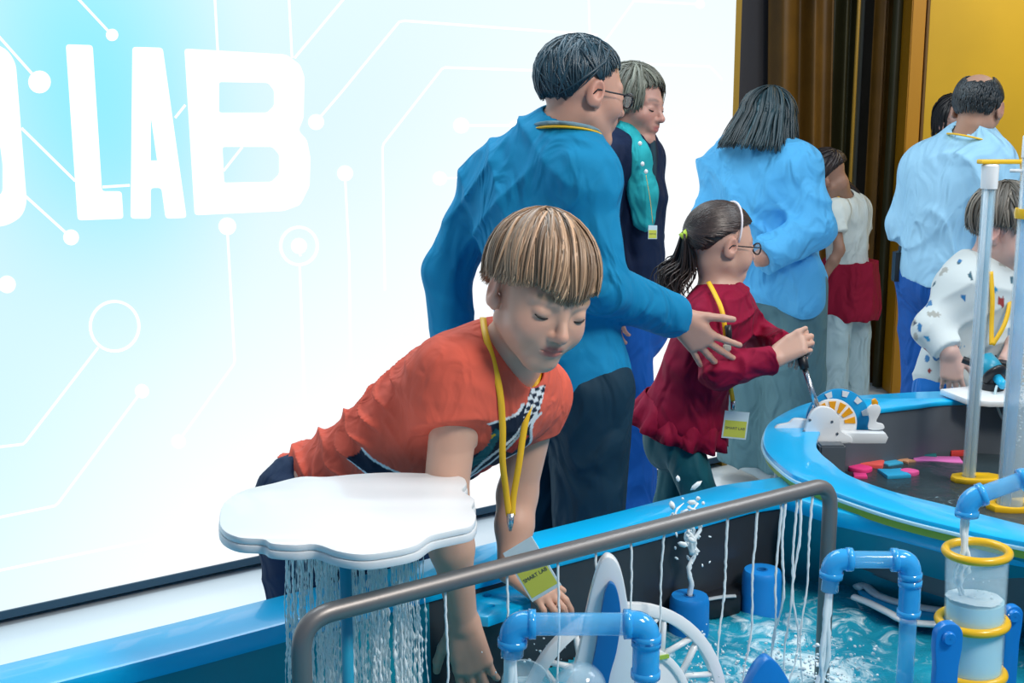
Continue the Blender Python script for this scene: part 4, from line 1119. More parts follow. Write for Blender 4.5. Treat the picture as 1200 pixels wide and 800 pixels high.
# ---- hair
def hair_mesh(h, col, n, end_fn, seed=0, whorl=(0, -.35, .94), lift=.012, wid=.010, thick=.35, radii=(.079, .099, .086), hc=(0, -.018, .030), droop=None, seg=14, colvar=.35, shine=(1.3, 1.25, 1.1), jit=.05, steps_curve=0, part=None, layers=2, lo_fr=.0, clump_pow=.7):
    """end_fn(az) -> (polar angle where the lock leaves the scalp, extra hanging length in m). az 0 = face side"""
    rs = np.random.RandomState(seed); w0 = Vector(whorl).normalized(); paths = []; rads = []; nrm = []; cols = []
    R3 = Vector(radii); C3 = Vector(hc)
    base = np.array(col)
    for i in range(n):
        az = rs.uniform(-math.pi, math.pi); pol, hang = end_fn(az)
        e = Vector((math.sin(pol) * math.sin(az), math.sin(pol) * math.cos(az), math.cos(pol)))
        if part is not None:
            s0 = Vector(part(az, rs)).normalized()
        else: s0 = (w0 + Vector((rs.normal(), rs.normal(), rs.normal())) * jit).normalized()
        f0 = rs.uniform(0, .45) if rs.rand() < .6 else 0
        ang = s0.angle(e); pts = []; nn = []; lay = rs.uniform(.2, 1.0)
        ax = s0.cross(e).normalized() if ang > 1e-3 else Vector((1, 0, 0))
        sw = rs.normal() * .10 + .14 * math.sin(az * 7 + seed)
        lay *= .78 + .3 * math.sin(az * 11 + seed * 2)
        wave = 1 + .38 * math.sin(az * 15 + seed) * math.sin(az * 6 + 1)
        total = ang * .09 + hang; kk_ = seg
        last = None
        for k in range(kk_):
            t = f0 + (1 - f0) * k / (kk_ - 1); sd = t * total
            if sd <= ang * .09 or hang <= 0:
                a = min(sd / .09, ang)
                v = Matrix.Rotation(a, 3, ax) @ s0
                v = Matrix.Rotation(sw * math.sin(t * 3.1), 3, Vector((0, 0, 1))) @ v
                up = lift * lay * (1.0 if f0 == 0 else min(1, (t - f0) * 4 + .3)) * (1 - .3 * t)
                p = C3 + Vector((v.x * R3.x, v.y * R3.y, v.z * R3.z)) + v * up
                last = (p, v, a)
            else:
                dd = sd - ang * .09
                v = Vector((last[1].x, last[1].y, 0)).normalized()
                dr = droop(az, dd) if droop else Vector((0, 0, -1))
                p = last[0] + Vector(dr) * dd + Vector((math.sin(dd * 40 + i), math.cos(dd * 37 + i), 0)) * .002
            pts.append(L2W(h, p)); nn.append(h['R'] @ v)
        paths.append([tuple(p) for p in pts]); nrm.append([tuple(v) for v in nn])
        tt = np.linspace(0, 1, kk_); rads.append(wid * h['s'] * rs.uniform(.6, 1.2) * (.35 + .65 * np.minimum(1, tt * 4)) * (1 - tt ** 3 * .85))
        cv = base * (1 + rs.uniform(-colvar, colvar)) * wave
        if rs.rand() < .25: cv = cv * np.array(shine)
        cols.append(cv)
    return sweep_me(np.array(paths), np.array(rads), n=6, flat=thick, nrm=np.array(nrm), cols=np.array(cols))
def cap_shell(h, col, polar_fn, radii=(.0785, .0985, .0855), hc=(0, -.018, .030), cell=.004, name='hair', extra=None):
    """base layer of hair: ellipsoid trimmed along the hair line"""
    R3 = np.array(radii, f32); C3 = np.array(hc, f32)
    az_t = np.linspace(-math.pi, math.pi, 73); pt = np.array([polar_fn(a)[0] for a in az_t])
    def f(P):
        q = to_local(h, P) - C3
        k0 = np.linalg.norm(q / R3, axis=-1); k1 = np.linalg.norm(q / (R3 * R3), axis=-1)
        d = k0 * (k0 - 1) / np.maximum(k1, 1e-6)
        n_ = np.linalg.norm(q, axis=-1) + 1e-6
        pol = np.arccos(np.clip(q[..., 2] / n_, -1, 1)); az = np.arctan2(q[..., 0], q[..., 1])
        lim = np.interp(az, az_t, pt)
        return np.maximum(d, (pol - lim) * .08) * h['s']
    g = [G([('f', f, V3(h['c']), .14 * h['s'])], K=.001)]
    V, F = isosurface(g, V3(h['c']) - .15 * h['s'], V3(h['c']) + .15 * h['s'], cell)
    return mesh_np(V, F, np.broadcast_to(np.array(col, f32) * .7, V.shape))
# ---- hands
def hand(w, F, N, thumb, L, curl=(.3, .35, .4, .45), spread=.08, tdir=None, tcurl=.3, rs_=1.0, bend=None):
    """w wrist; F forward; N back of hand; thumb = +1/-1 which side; L hand length. returns groups"""
    F = Vector(F).normalized(); N = Vector(N); S = F.cross(N).normalized() * thumb; N = (N - F * N.dot(F)).normalized()
    w = Vector(w); gs = []; lat = [.155, .052, -.050, -.145]; fwd = [.50, .52, .49, .44]; ln = [.42, .47, .43, .34]; r = .046 * L * rs_
    palm = [cap(w - F * .05 * L, w + F * .12 * L, .135 * L, .13 * L)]; palm = []
    for i in range(4):
        mcp = w + F * fwd[i] * L + S * lat[i] * L
        palm.append(cap(w + S * lat[i] * L * .55 + F * .02 * L, mcp, .078 * L, .060 * L))
    palm.append(cap(w + S * .11 * L + F * .12 * L - N * .03 * L, w + S * .16 * L + F * .33 * L - N * .03 * L, .075 * L, .062 * L))
    gs.append(G(palm, k=.10 * L, K=.06 * L))
    for i in range(4):
        p = w + F * fwd[i] * L + S * lat[i] * L; a = 0; fr = (.46, .30, .26)
        sp = S * spread * (1.2 - i * .8)
        cu = curl[i]; pr = []
        rr = r * (1.0, 1.03, 1.0, .86)[i]
        for j in range(3):
            a += cu * (.9, 1.15, .8)[j] if not isinstance(cu, tuple) else cu[j]
            dv = (F * math.cos(a) - N * math.sin(a) + sp * max(.3, math.cos(a))).normalized()
            q = p + dv * ln[i] * L * fr[j] * (1.05 if j < 2 else .8)
            pr.append(cap(p, q, rr * (1.08 - .1 * j), rr * (1.0 - .1 * j))); p = q
        gs.append(G(pr, k=.012 * L, K=.022 * L))
    t0 = w + S * .13 * L + F * .12 * L - N * .04 * L
    td = Vector(tdir).normalized() if tdir is not None else (F * .75 + S * .65 - N * .2).normalized()
    t1 = t0 + td * .24 * L; td2 = (td * math.cos(tcurl) + (F * .8 - S * .2 - N * .2) * math.sin(tcurl)).normalized()
    t2 = t1 + td2 * .19 * L; td3 = (td2 * math.cos(tcurl) + (F * .8 - S * .3 - N * .3) * math.sin(tcurl)).normalized()
    t3 = t2 + td3 * .13 * L
    gs.append(G([cap(t0, t1, .078 * L, .058 * L), cap(t1, t2, .055 * L, .050 * L), cap(t2, t3, .050 * L, .040 * L)], k=.02 * L, K=.05 * L))
    return gs
def lanyard_ribbon(pts, name, parent, m_, w=.0055, per=6, nrm=None, label=None):
    P3 = catmull(pts, per)
    return obj(name, tube_me(P3, w, 6, flat=.16, nrm=nrm), m_, parent, label)
M['lanyard'] = mat('yellow_lanyard', (.90, .52, .02), .5)
M['badge_y'] = mat('badge_lime', (.62, .68, .10), .4)
M['badge_w'] = mat('badge_pale', (.62, .80, .88), .3)
M['ink'] = mat('dark_ink', (.05, .07, .12), .5)
def fabric(name, c, rough=.8, bs=350, st=.25, sheen=.0, wrinkle=(11, .035), **k): return mat(name, c, rough, bump=(bs, st, .001), sheen=sheen, wrinkle=wrinkle, spec=.25, **k)
def badge(o, X, Yv, w, h_, parent, label):
    """flat name card hanging from o, X across, Yv up"""
    Mx = frame(o, X, Yv)
    cd_ = obj('badge', box_me((-w / 2, -h_, -.0008), (w / 2, 0, .0008), .0004, Mx, 1), M['badge_w'], parent, label)
    s_ = 1
    obj('printed_panel', box_me((-w * .44, -h_ * .94, .0009), (w * .44, -h_ * .34, .0012), 0, Mx), M['badge_y'], cd_)
    t_ = text_me('SMART LAB', min(h_ * .22, w * .155), .0004, Mx @ Matrix.Translation((0, -h_ * .62, .0015)))
    obj('lettering', t_, M['ink'], cd_)
    return cd_
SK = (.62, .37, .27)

# ================================================================== the boy in the orange T-shirt
def tick(msg, t=[None]):
    import time
    n_ = time.perf_counter()
    if t[0]: print('%-14s %.1fs' % (msg, n_ - t[0]))
    t[0] = n_
tick('')
step = thing('child_step', (-.35, 2.45, 0), 'low blue step on the floor that the boy stands on behind the basin', 'step')
stf = frame((-.42, 2.55, 0), (.80, .60, 0), (-.60, .80, 0))
obj('tread', box_me((-.4, -.2, .20), (.4, .2, .235), .01, stf), M['rim_blue'], step)
obj('base', box_me((-.37, -.17, 0), (.37, .17, .20), .005, stf), M['basin_teal'], step)

def boy():
    root = thing('person', J(400, 590, 2.22).xy.to_3d() + Vector((0, 0, .235)), 'boy in an orange T-shirt leaning over the basin with one hand in the water', 'person')
    pel = J(392, 590, 2.22); chest = J(560, 462, 2.03); 
    sR = J(538, 440, 1.955); sL = J(628, 462, 2.12); neck = J(590, 420, 2.03)
    ax = (chest - pel).normalized(); sh = (sL - sR).normalized(); fr = ax.cross(sh).normalized()   # fr: out of the chest?
    if fr.z > 0: fr = -fr
    h = head_frame(J(633, 345, 1.93), (.40, -.84, -.29), (.30, -.20, .93), .965)
    HS = make_head_sdf(h, kid=True)
    eR = J(521, 590, 1.90); wR = J(543, 728, 1.975)
    eL = J(606, 580, 2.13); wL = J(598, 668, 2.07)
    hipR = pel + Vector((.0, -.02, 0)) - sh * .075; hipL = pel + sh * .075
    feetz = .25
    kR = Vector((hipR.x - .0, hipR.y + .04, .62)); aR = Vector((hipR.x - .03, hipR.y + .10, .33)); kL = Vector((hipL.x + .10, hipL.y + .05, .62)); aL = Vector((hipL.x + .12, hipL.y + .10, .33))
    torso = lambda o: [elp(pel + ax * .02, (.125 + o, .098 + o, .11 + o), sh, fr), elp(pel.lerp(chest, .35), (.118 + o, .086 + o, .12 + o), sh, fr), elp(pel.lerp(chest, .7), (.125 + o, .088 + o, .13 + o), sh, fr),
                       elp(chest, (.130 + o, .085 + o, .10 + o), sh, fr), cap(sR, sL, .048 + o, .048 + o), cap(chest, neck, .075 + o, .05 + o)]
    armR = [cap(sR, eR, .040, .0345), cap(eR, eR.lerp(wR, .35), .0345, .0335), cap(eR.lerp(wR, .35), wR, .0335, .0235)]
    armL = [cap(sL, eL, .041, .033), cap(eL, eL.lerp(wL, .4), .033, .031), cap(eL.lerp(wL, .4), wL, .031, .023)]
    hR = hand(wR, J(566, 830, 1.985) - wR, Vector((-.15, -.95, .1)), 1, .172, curl=(.16, .2, .24, .3), spread=.07, rs_=1.05)
    hL = hand(wL, Vector((.75, -.35, -.40)), Vector((.35, -.35, .85)), -1, .150, curl=(.35, .4, .45, .5), spread=.12)
    necks = [cap(chest + ax * .05, L2W(h, (0, -.022, -.055)), .043, .044)]
    legs = [cap(hipR, kR, .075, .052), cap(kR, aR, .050, .033), cap(hipL, kL, .075, .052), cap(kL, aL, .050, .033)]
    for a_ in (aR, aL): legs.append(cap(a_ - Vector((0, -.02, .05)), a_ + Vector((.03, -.12, -.06)), .032, .026))
    body = [G(torso(0), .06), G(armR, .02, .03), G(armL, .02, .03), G(necks, .02, .03), G(legs, .03, .04), G([HS], .01, .02)] + hR + hL
    colf = skin_color(h, SK, brow=(.30, .20, .12))
    hc = V3(h['c'])
    def bx(pts, pad): 
        A = np.array([V3(p) for p in pts]); return (A.min(0) - pad, A.max(0) + pad)
    parts = [surf(body, .011), surf(body, .0021, box=bx([h['c'], chest + ax * .12], .135)),
             surf([G(armR, .02, .03)] + hR, .0026, box=bx([eR + Vector((0, 0, .13)), wR, J(575, 800, 2.05)], .06)), surf([G(armL, .02, .03)] + hL, .003, box=bx([eL + Vector((0, 0, .10)), wL + Vector((.05, 0, -.05))], .10))]
    # the coarse torso only where clothes hide it
    V, F = parts[0]
    m = np.ones(len(V), bool)
    for (lo, hi) in (bx([h['c'], chest + ax * .12], .115), bx([eR + Vector((0, 0, .11)), wR, J(575, 800, 2.05)], .055), bx([eL + Vector((0, 0, .08)), wL + Vector((.05, 0, -.05))], .09)):
        m &= ~((V > lo) & (V < hi)).all(1)
    F = F[m[F].any(1)]; parts[0] = (V, F)
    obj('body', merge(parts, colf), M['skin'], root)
    eyes(h, root)
    # T-shirt
    cufR = sR.lerp(eR, .36); cufL = sL.lerp(eL, .30)
    dR = (eR - sR).normalized(); dL = (eL - sL).normalized()
    hem = pel + ax * .015
    nc = chest + ax * .135 + fr * .03
    def crease(P):
        q = P - V3(pel); s_ = q @ V3(ax); u_ = q @ V3(sh); v_ = q @ V3(fr)
        w_ = s_ + .35 * u_ + .25 * v_
        fade = np.clip((.46 - s_) / .16, 0, 1) * np.clip(1.1 - v_ / .07, .12, 1)
        r1 = 1 - np.abs(np.sin(w_ * 84 + 2.2 * np.sin(u_ * 16 + v_ * 9) + 1.5 * np.sin(v_ * 31 + s_ * 12)))
        r2 = 1 - np.abs(np.sin(w_ * 48 - v_ * 22 + 2 * np.sin(u_ * 11 + 1) + 2))
        amp = np.clip(.5 + .5 * np.sin(s_ * 17 + u_ * 14 + 3 * np.sin(v_ * 12)), .15, 1)
        sl = np.exp(-((P - V3(sR.lerp(cufR, .5))) ** 2).sum(-1) / .004)
        r3 = 1 - np.abs(np.sin((P @ V3(Vector((.5, 0, .9)))) * 110 + 2 * np.sin(P[..., 0] * 30)))
        return -.019 * (r1 ** 1.1 * amp + .7 * r2 ** 2 * (1 - amp)) * fade - .003 * r3 * sl
    sh_g = [G(torso(.012), .06, .02, cut=[(hem, -ax)]), G([cap(sR, eR, .052, .074)], .02, .03, cut=[(cufR, dR + Vector((.25, 0, .0)))]), G([cap(sL, eL, .051, .048)], .02, .03, cut=[(cufL, dL)])]
    for g_ in sh_g: g_['sub'] = [elp(nc + ax * .035, (.058, .052, .055), sh, fr), cap(chest + ax * .09, L2W(h, (0, -.022, -.05)), .049, .050)]; g_['ks'] = .006
    for g_, aa, bb, r_ in ((sh_g[1], sR.lerp(eR, .28), eR, .046), (sh_g[2], sL.lerp(eL, .22), eL, .0435)):
        g_['sub'] = g_['sub'] + [cap(aa, bb, r_, r_)]
    Vs, Fs = surf(sh_g, .0030, disp=crease, slack=.02)
    C3 = V3(chest); axn, shn, frn = V3(ax), V3(sh), V3(fr)
    def tcol(V):
        q = V.astype(f32) - C3; a = q @ axn; u = q @ shn; v = q @ frn
        c = np.broadcast_to(np.array((.70, .120, .075), f32), V.shape).copy()
        front = v > .022
        navy = np.array((.012, .022, .045), f32); whi = np.array((.75, .78, .8), f32); tl = np.array((.02, .14, .17), f32)
        # printed race car graphic running across the chest: navy body with white outlines
        X_ = V[:, 0] - C3[0]; Z_ = V[:, 2] - C3[2]
        nose_ = np.linalg.norm(V - V3(eR.lerp(sR, .6)), axis=1) > .062
        x0, z0 = .034, -.071
        t = (X_ - x0) * .65 + (Z_ - z0) * .76; e = -(X_ - x0) * .76 + (Z_ - z0) * .65
        ww_ = .042 + .010 * np.sin(t * 70) - .22 * np.clip(t, 0, 1)
        zone = nose_ & (V[:, 1] < C3[1] + .06) & (t > -.16) & (t < .085)
        bandm = zone & (np.abs(e) < ww_)
        edge = zone & (np.abs(np.abs(e) - ww_) < .0030)
        c[bandm] = navy
        st = bandm & (np.abs(e - .016 - .006 * np.sin(t * 45)) < .008) & (t < .03); c[st] = tl
        st = bandm & (np.abs(e + .004 + .003 * np.sin(t * 50)) < .0026); c[st] = whi
        st = bandm & (np.abs(e - .027 + .004 * np.sin(t * 70)) < .0022) & (t < .02); c[st] = np.array((.85, .55, .03), f32)
        st = bandm & (np.abs(e + .022) < .008) & (np.sin(t * 75) > .0); c[st] = np.array((.55, .05, .04), f32)
        st = bandm & (np.abs(e + .013) < .0022); c[st] = whi
        c[edge] = whi
        fx, fz = X_ - .092, Z_ - .002
        fl = (V[:, 1] < C3[1] + .09) & (np.abs(fx - fz * .25) < .013) & (np.abs(fz) < .024)
        chk = (np.floor((fx + fz * .3) / .0075).astype(int) + np.floor((fz - fx * .3) / .0085).astype(int)) % 2
        c[fl] = np.where(chk[fl][:, None] == 0, whi, navy)
        lo_ = front & (a < -.13) & (a > -.20) & (np.abs(a + .165 + .012 * np.sin(u * 40)) < .018); c[lo_] = navy
        lo_ = front & (np.abs(np.abs(a + .165 + .012 * np.sin(u * 40)) - .020) < .0028) & (a < -.13); c[lo_] = whi
        return c
    obj('t_shirt', merge([(Vs, Fs)], tcol), mat('orange_tee', (.8, .2, .1), .8, vcol=True, bump=(420, .2, .0008), wrinkle=(22, .010), spec=.25), root, 'orange short-sleeved T-shirt with a navy and white printed graphic')
    # shorts
    sg = [G([elp(pel - ax * .02, (.132, .106, .115), sh, fr), cap(hipR, kR, .088, .068), cap(kR, aR, .066, .055), cap(hipL, kL, .088, .068), cap(kL, aL, .066, .055)], .05, cut=[(aR, (0, 0, -1)), (pel + ax * .075, ax)])]
    obj('trousers', merge([surf(sg, .006, disp=folds([((0, 0, 1), .09), ((1, .3, .4), .07)], .005, 3))]), fabric('navy_trousers', (.012, .03, .075)), root)
    for a_ in (aR, aL):
        obj('shoe', merge([surf([G([cap(a_ + Vector((0, .03, -.055)), a_ + Vector((.03, -.13, -.065)), .040, .034), cap(a_ + Vector((0, .01, -.03)), a_ + Vector((0, .01, .0)), .04, .038)], .03, cut=[((0, 0, .2355), (0, 0, -1))])], .006)]), fabric('dark_shoe', (.02, .02, .025)), root)
    # bowl of fair hair
    def end(az):
        a = abs(az); 
        front = 1.63; side = 1.80; back = 2.16
        if a < .9: p = front - .08 + .03 * math.sin(az * 9) * .6
        elif a < 1.7: p = front - .08 + (side - front + .08) * (a - .9) / .8 - .06 * math.sin((a - .9) / .8 * math.pi)
        else: p = side + (back - side) * min(1, (a - 1.7) / .9)
        return p, .0
    def end_l(az):
        p, g_ = end(az); return p + .0, .008 + .004 * math.cos(az * 5)
    hb = (.26, .165, .10)
    obj('hair', join_me([cap_shell(h, hb, lambda a: (end(a)[0] - .05, 0), radii=(.084, .104, .094)),
        hair_mesh(h, hb, 2300, end_l, 11, whorl=(-.05, -.42, .9), lift=.014, wid=.0030, thick=.45, radii=(.082, .103, .092), colvar=.35, shine=(1.9, 1.9, 1.9), seg=11, jit=.04)]), M['hair'], root)
    # lanyard and badge
    nb = L2W(h, (0, -.06, -.095))
    ly = lambda pts, nm: lanyard_ribbon(pts, nm, root, M['lanyard'], .0060, nrm=(0.1, -1, .15))
    cl_ = J(598, 607, 1.955)
    ly([J(566, 372, 2.00), J(569, 392, 1.945), J(578, 425, 1.915), J(586, 460, 1.905), J(589, 500, 1.915), J(589, 540, 1.93), J(593, 575, 1.95), cl_ + Vector((-.002, 0, .005))], 'lanyard')
    ly([J(636, 420, 2.02), J(628, 450, 1.975), J(619, 480, 1.955), J(613, 510, 1.95), J(608, 545, 1.95), J(602, 580, 1.955), cl_ + Vector((.003, 0, .005))], 'lanyard')
    obj('clip', tube_me([cl_ + Vector((0, 0, .008)), cl_ - Vector((0, 0, .008)), cl_ - Vector((0, 0, .022))], np.array([[.0065, .0055, .002]]), 8, flat=.5, nrm=(0, -1, 0)), M['steel_light'], root)
    badge(J(606, 638, 1.962), (.83, -.15, .58), (-.50, .25, .80), .058, .092, root, 'boy\'s name card, pale with a lime panel')
    return root
boy(); tick('boy')

# ================================================================== the other people
def unit(v): return Vector(v).normalized()
def bxp(pts, pad):
    A = np.array([V3(p) for p in pts]); return (A.min(0) - pad, A.max(0) + pad)
def std(root, D):
    """D: measured joints and sizes. builds one continuous body, clothes, shoes"""
    pel, chest, neck = D['pel'], D['chest'], D['neck']; sL, sR = D['sL'], D['sR']; h = D['h']
    tw, td = D.get('tw', .15), D.get('td', .105); ar = D.get('ar', .045); lr = D.get('lr', .078)
    ax = (chest - pel).normalized(); sh = (sL - sR).normalized(); fr = sh.cross(ax).normalized()   # the way the chest faces
    sh = ax.cross(fr).normalized() * (1 if True else -1)
    if sh.dot(sL - sR) < 0: sh = -sh
    HS = make_head_sdf(h, kid=D.get('kid', False), smile=D.get('smile', False))
    hipL = D.get('hipL', pel + sh * tw * .55); hipR = D.get('hipR', pel - sh * tw * .55)
    kL, aL, kR, aR = D['kL'], D['aL'], D['kR'], D['aR']
    def torso(o):
        return [elp(pel + ax * .02, (tw * 1.03 + o, td * 1.05 + o, .13 + o), sh, fr), elp(pel.lerp(chest, .45), (tw * .90 + o, td * .92 + o, .16 + o), sh, fr),
                elp(pel.lerp(chest, .95), (tw * 1.02 + o, td + o, .15 + o), sh, fr), cap(sR, sL, ar * 1.2 + o, ar * 1.2 + o), cap(chest + ax * .05, neck, td * .75 + o, ar * 1.2 + o), cap(neck - ax * .035, sL.lerp(neck, .25), ar * 1.15 + o, ar * 1.2 + o), cap(neck - ax * .035, sR.lerp(neck, .25), ar * 1.15 + o, ar * 1.2 + o)]
    arms = []; hands = []; fine = []
    for s_, e, w, hd in ((sR, D['eR'], D['wR'], D.get('hR')), (sL, D['eL'], D['wL'], D.get('hL'))):
        arms.append([cap(s_, e, ar, ar * .80), cap(e, e.lerp(w, .35), ar * .80, ar * .78), cap(e.lerp(w, .35), w, ar * .78, ar * .60)])
        if hd is None: hd = dict(F=w - e, N=-fr, t=1)
        hs = hand(w, hd['F'], hd['N'], hd['t'], hd.get('L', .18 if not D.get('kid') else .145), curl=hd.get('curl', (.3, .35, .4, .45)), spread=hd.get('spread', .08), tdir=hd.get('tdir'), tcurl=hd.get('tcurl', .3))
        hands.append(hs)
        if not hd.get('hidden'): fine.append((w, w + unit(hd['F']) * .16, hs, arms[-1]))
    feet = []
    for k, a in ((kL, aL), (kR, aR)):
        fd = D.get('footdir', Vector((fr.x, fr.y, 0)).normalized() * .15)
        feet.append((a, Vector((a.x, a.y, a.z)) + fd - Vector((0, 0, max(a.z - D.get('fz', 0) - .03, 0)))))
    legs = [cap(hipL, kL, lr, lr * .68), cap(kL, aL, lr * .66, lr * .45), cap(hipR, kR, lr, lr * .68), cap(kR, aR, lr * .66, lr * .45)] + [cap(a, f, .03, .026) for a, f in feet]
    body = [G(torso(0), .06), G(arms[0], .02, .03), G(arms[1], .02, .03), G([cap(chest + ax * .08, L2W(h, (0, -.025, -.05)), ar * 1.15, .050 * h['s'])], .02, .03), G(legs, .03, .04), G([HS], .01, .02)]
    full = body + hands[0] + hands[1]
    V, F = surf(full, D.get('cc', .014)); m = np.ones(len(V), bool); parts = []
    hb = bxp([h['c']], .15 * h['s'])
    boxes = [(hb, body, D.get('hcell', .003), .012)] + [(bxp([w, e2], .07), [G(ag, .02, .03)] + hs, D.get('fcell', .0032), .008) for w, e2, hs, ag in fine]
    for (lo, hi), g_, cell, trim in boxes:
        m &= ~((V > lo + trim) & (V < hi - trim)).all(1); parts.append(surf(g_, cell, box=(lo, hi)))
    parts.append((V, F[m[F].any(1)]))
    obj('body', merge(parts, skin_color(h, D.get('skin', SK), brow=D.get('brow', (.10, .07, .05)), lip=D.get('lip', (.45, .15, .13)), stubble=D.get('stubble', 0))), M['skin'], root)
    if D.get('eyes', True): eyes(h, root)
    # top
    T = D['top']; o = T.get('o', .012); so = T.get('so', .012)
    hem = pel + ax * T.get('hem', -.05)
    gs = [G(torso(o) + T.get('extra', []), T.get('k', .06), .02, cut=[(hem, -ax)] if T.get('hemcut', True) else [])]
    for (s_, e, w) in ((sR, D['eR'], D['wR']), (sL, D['eL'], D['wL'])):
        cf = T.get('cuff', .97)
        if cf <= 1: ps_ = [cap(s_, e, ar + so, ar * .85 + so)]; ps_ += [cap(e, w, ar * .85 + so, ar * .66 + so * T.get('wq', 1.0))]; cp_ = e.lerp(w, cf); cd_ = (w - e).normalized()
        else: ps_ = [cap(s_, e, ar + so, ar * .88 + so)]; cp_ = s_.lerp(e, cf - 1); cd_ = (e - s_).normalized()
        gs.append(G(ps_, .02, .03, cut=[(cp_, cd_)]))
    nc = neck + fr * .03
    for g_ in gs: g_['sub'] = [cap(chest + ax * .10, L2W(h, (0, -.025, -.05)), ar * 1.15 + .006, .056 * h['s'])]; g_['ks'] = .005
    colf = T.get('colf')
    obj(T['name'], merge([surf(gs, T.get('cell', .006), disp=T.get('disp'), slack=.02)], colf), T['mat'], root, T.get('label'))
    # legwear
    B = D['bottom']; lo_ = B.get('o', .014)
    gb = [G([elp(pel - ax * .01, (tw * 1.05 + lo_, td * 1.08 + lo_, .13 + lo_), sh, fr)], .03, .05, cut=[(pel + ax * B.get('waist', .10), ax)])]
    lp_ = []
    fl = B.get('flare', 0)
    gb.append(G([cap(hipL, kL, lr + lo_, lr * .72 + lo_ + fl * .5), cap(kL, aL, lr * .72 + lo_ + fl * .5, lr * .55 + lo_ + fl)], .02, .03, cut=[(aL + Vector((0, 0, .0)), (0, 0, -1))]))
    gb.append(G([cap(hipR, kR, lr + lo_, lr * .72 + lo_ + fl * .5), cap(kR, aR, lr * .72 + lo_ + fl * .5, lr * .55 + lo_ + fl)], .02, .012, cut=[(aR + Vector((0, 0, .0)), (0, 0, -1))]))
    obj(B['name'], merge([surf(gb, B.get('cell', .009), disp=B.get('disp'), slack=.02)]), B['mat'], root, B.get('label'))
    for a, f in feet:
        obj('shoe', merge([surf([G([cap(a, f, .046, .040), cap(a + Vector((0, 0, .0)), a - (f - a) * .25, .045, .04)], .03, cut=[(Vector((0, 0, D.get('fz', 0) + .001)), (0, 0, -1))])], .008)]), D.get('shoe', fabric('shoe_dark', (.02, .02, .025))), root)
    return dict(ax=ax, sh=sh, fr=fr)
def down(hx, Y, zk=.48, za=.09, dx=(0, 0), dy=(0, 0)):
    return Vector((hx + dx[0], Y + dy[0], zk)), Vector((hx + dx[1], Y + dy[1], za))
def px_x(px, Y, py=400): return J(px, py, Y).x
def neck_loop(h, root, chest, fr, sh, ax, m_, r=.068, drop=None, w=.006, name='lanyard'):
    c = L2W(h, (0, -.03, -.105))
    pts = [c + (sh * math.cos(a) + fr * math.sin(a)) * r * h['s'] * 1.0 - ax * (.012 * math.sin(a)) for a in np.linspace(math.radians(-170), math.radians(-10), 12)]
    if drop: pts = [drop] + pts + [drop + sh * .004]
    return lanyard_ribbon(pts, name, root, m_, w, 4)

# ---- man in the blue sweater
def man():
    Y = 2.85
    pel = J(664, 452, 2.86); chest = J(634, 262, 2.87); neck = J(654, 164, 2.84)
    root = thing('person', (pel.x, pel.y, 0), 'tall man in a blue sweater and glasses reaching out to the girl in crimson', 'person')
    h = head_frame(J(684, 109, 2.83), (.86, .42, -.16), (.16, .10, .98), 1.0)
    D = dict(pel=pel, chest=chest, neck=neck, sL=J(578, 217, 2.99), sR=J(684, 214, 2.74), eR=J(705, 336, 2.70), wR=J(792, 372, 2.93), eL=J(524, 318, 3.02), wL=J(532, 412, 3.0), h=h, tw=.152, td=.112, ar=.050, lr=.086,
             kR=Vector((px_x(690, 2.8, 600), 2.82, .50)), aR=Vector((px_x(690, 2.85, 600) + .0, 2.90, .09)), kL=Vector((px_x(628, 2.98, 600), 3.0, .50)), aL=Vector((px_x(622, 3.0, 600), 3.08, .09)),
             hR=dict(F=(.66, .10, -.62), N=(-.25, -.90, .05), t=-1, L=.185, curl=(.12, .14, .16, .20), spread=.30, tdir=(.95, -.05, -.05), tcurl=.05), hL=dict(F=(0, 0, -1), N=(-.7, -.7, 0), t=-1, hidden=True),
             skin=(.55, .31, .23), stubble=.12, brow=(.05, .045, .05),
             top=dict(name='sweater', mat=fabric('blue_sweater', (.005, .22, .43), .8, 500, .35), o=.018, so=.016, hem=.005, cell=.0052, wq=1.2,
                      disp=folds([((.5, 0, 1), .10), ((1, .2, -.45), .12)], .011, 5, 11)),
             bottom=dict(name='trousers', mat=fabric('dark_trousers', (.008, .035, .06), .7), disp=folds([((.2, 0, 1), .14), ((.7, 0, .6), .12)], .009, 8, 9), cell=.007))
    r_ = std(root, D)
    # shirt collar and lanyard round the neck
    def ring_pts(rr, dz): 
        c = L2W(h, (0, -.028, -.098)) + Vector((0, 0, dz))
        return [c + r_['sh'] * math.cos(a) * rr * 1.02 + r_['fr'] * math.sin(a) * rr - Vector((0, 0, .022)) * math.sin(a) for a in np.linspace(0, 2 * math.pi, 25)]
    obj('shirt_collar', tube_me(ring_pts(.066, .010), .013, 8, flat=.45), fabric('grey_collar', (.16, .28, .34)), root)
    obj('lanyard', tube_me(ring_pts(.074, .004), .0068, 6, flat=.35), M['lanyard'], root)
    # hair
    def end(az):
        a = abs(az)
        if a < .5: return 1.02, 0
        if a < 1.15: return 1.02 + (a - .5) * .55, 0
        if a < 1.75: return 1.50 + .12 * math.cos((a - 1.45) * 8), 0
        return min(2.22, 1.62 + (a - 1.75) * 1.3), 0
    hb = (.012, .040, .060)
    obj('hair', join_me([cap_shell(h, hb, lambda a: (end(a)[0], 0), radii=(.0795, .100, .0885), cell=.0045),
        hair_mesh(h, hb, 900, lambda az: (end(az)[0] + .02 + .05 * math.sin(az * 23), 0), 21, whorl=(0, -.2, .97), lift=.009, wid=.0036, thick=.5, radii=(.078, .099, .087), colvar=.35, shine=(1.3, 1.4, 1.4), seg=9, jit=.25)]), M['hair'], root)
    glasses(h, root)
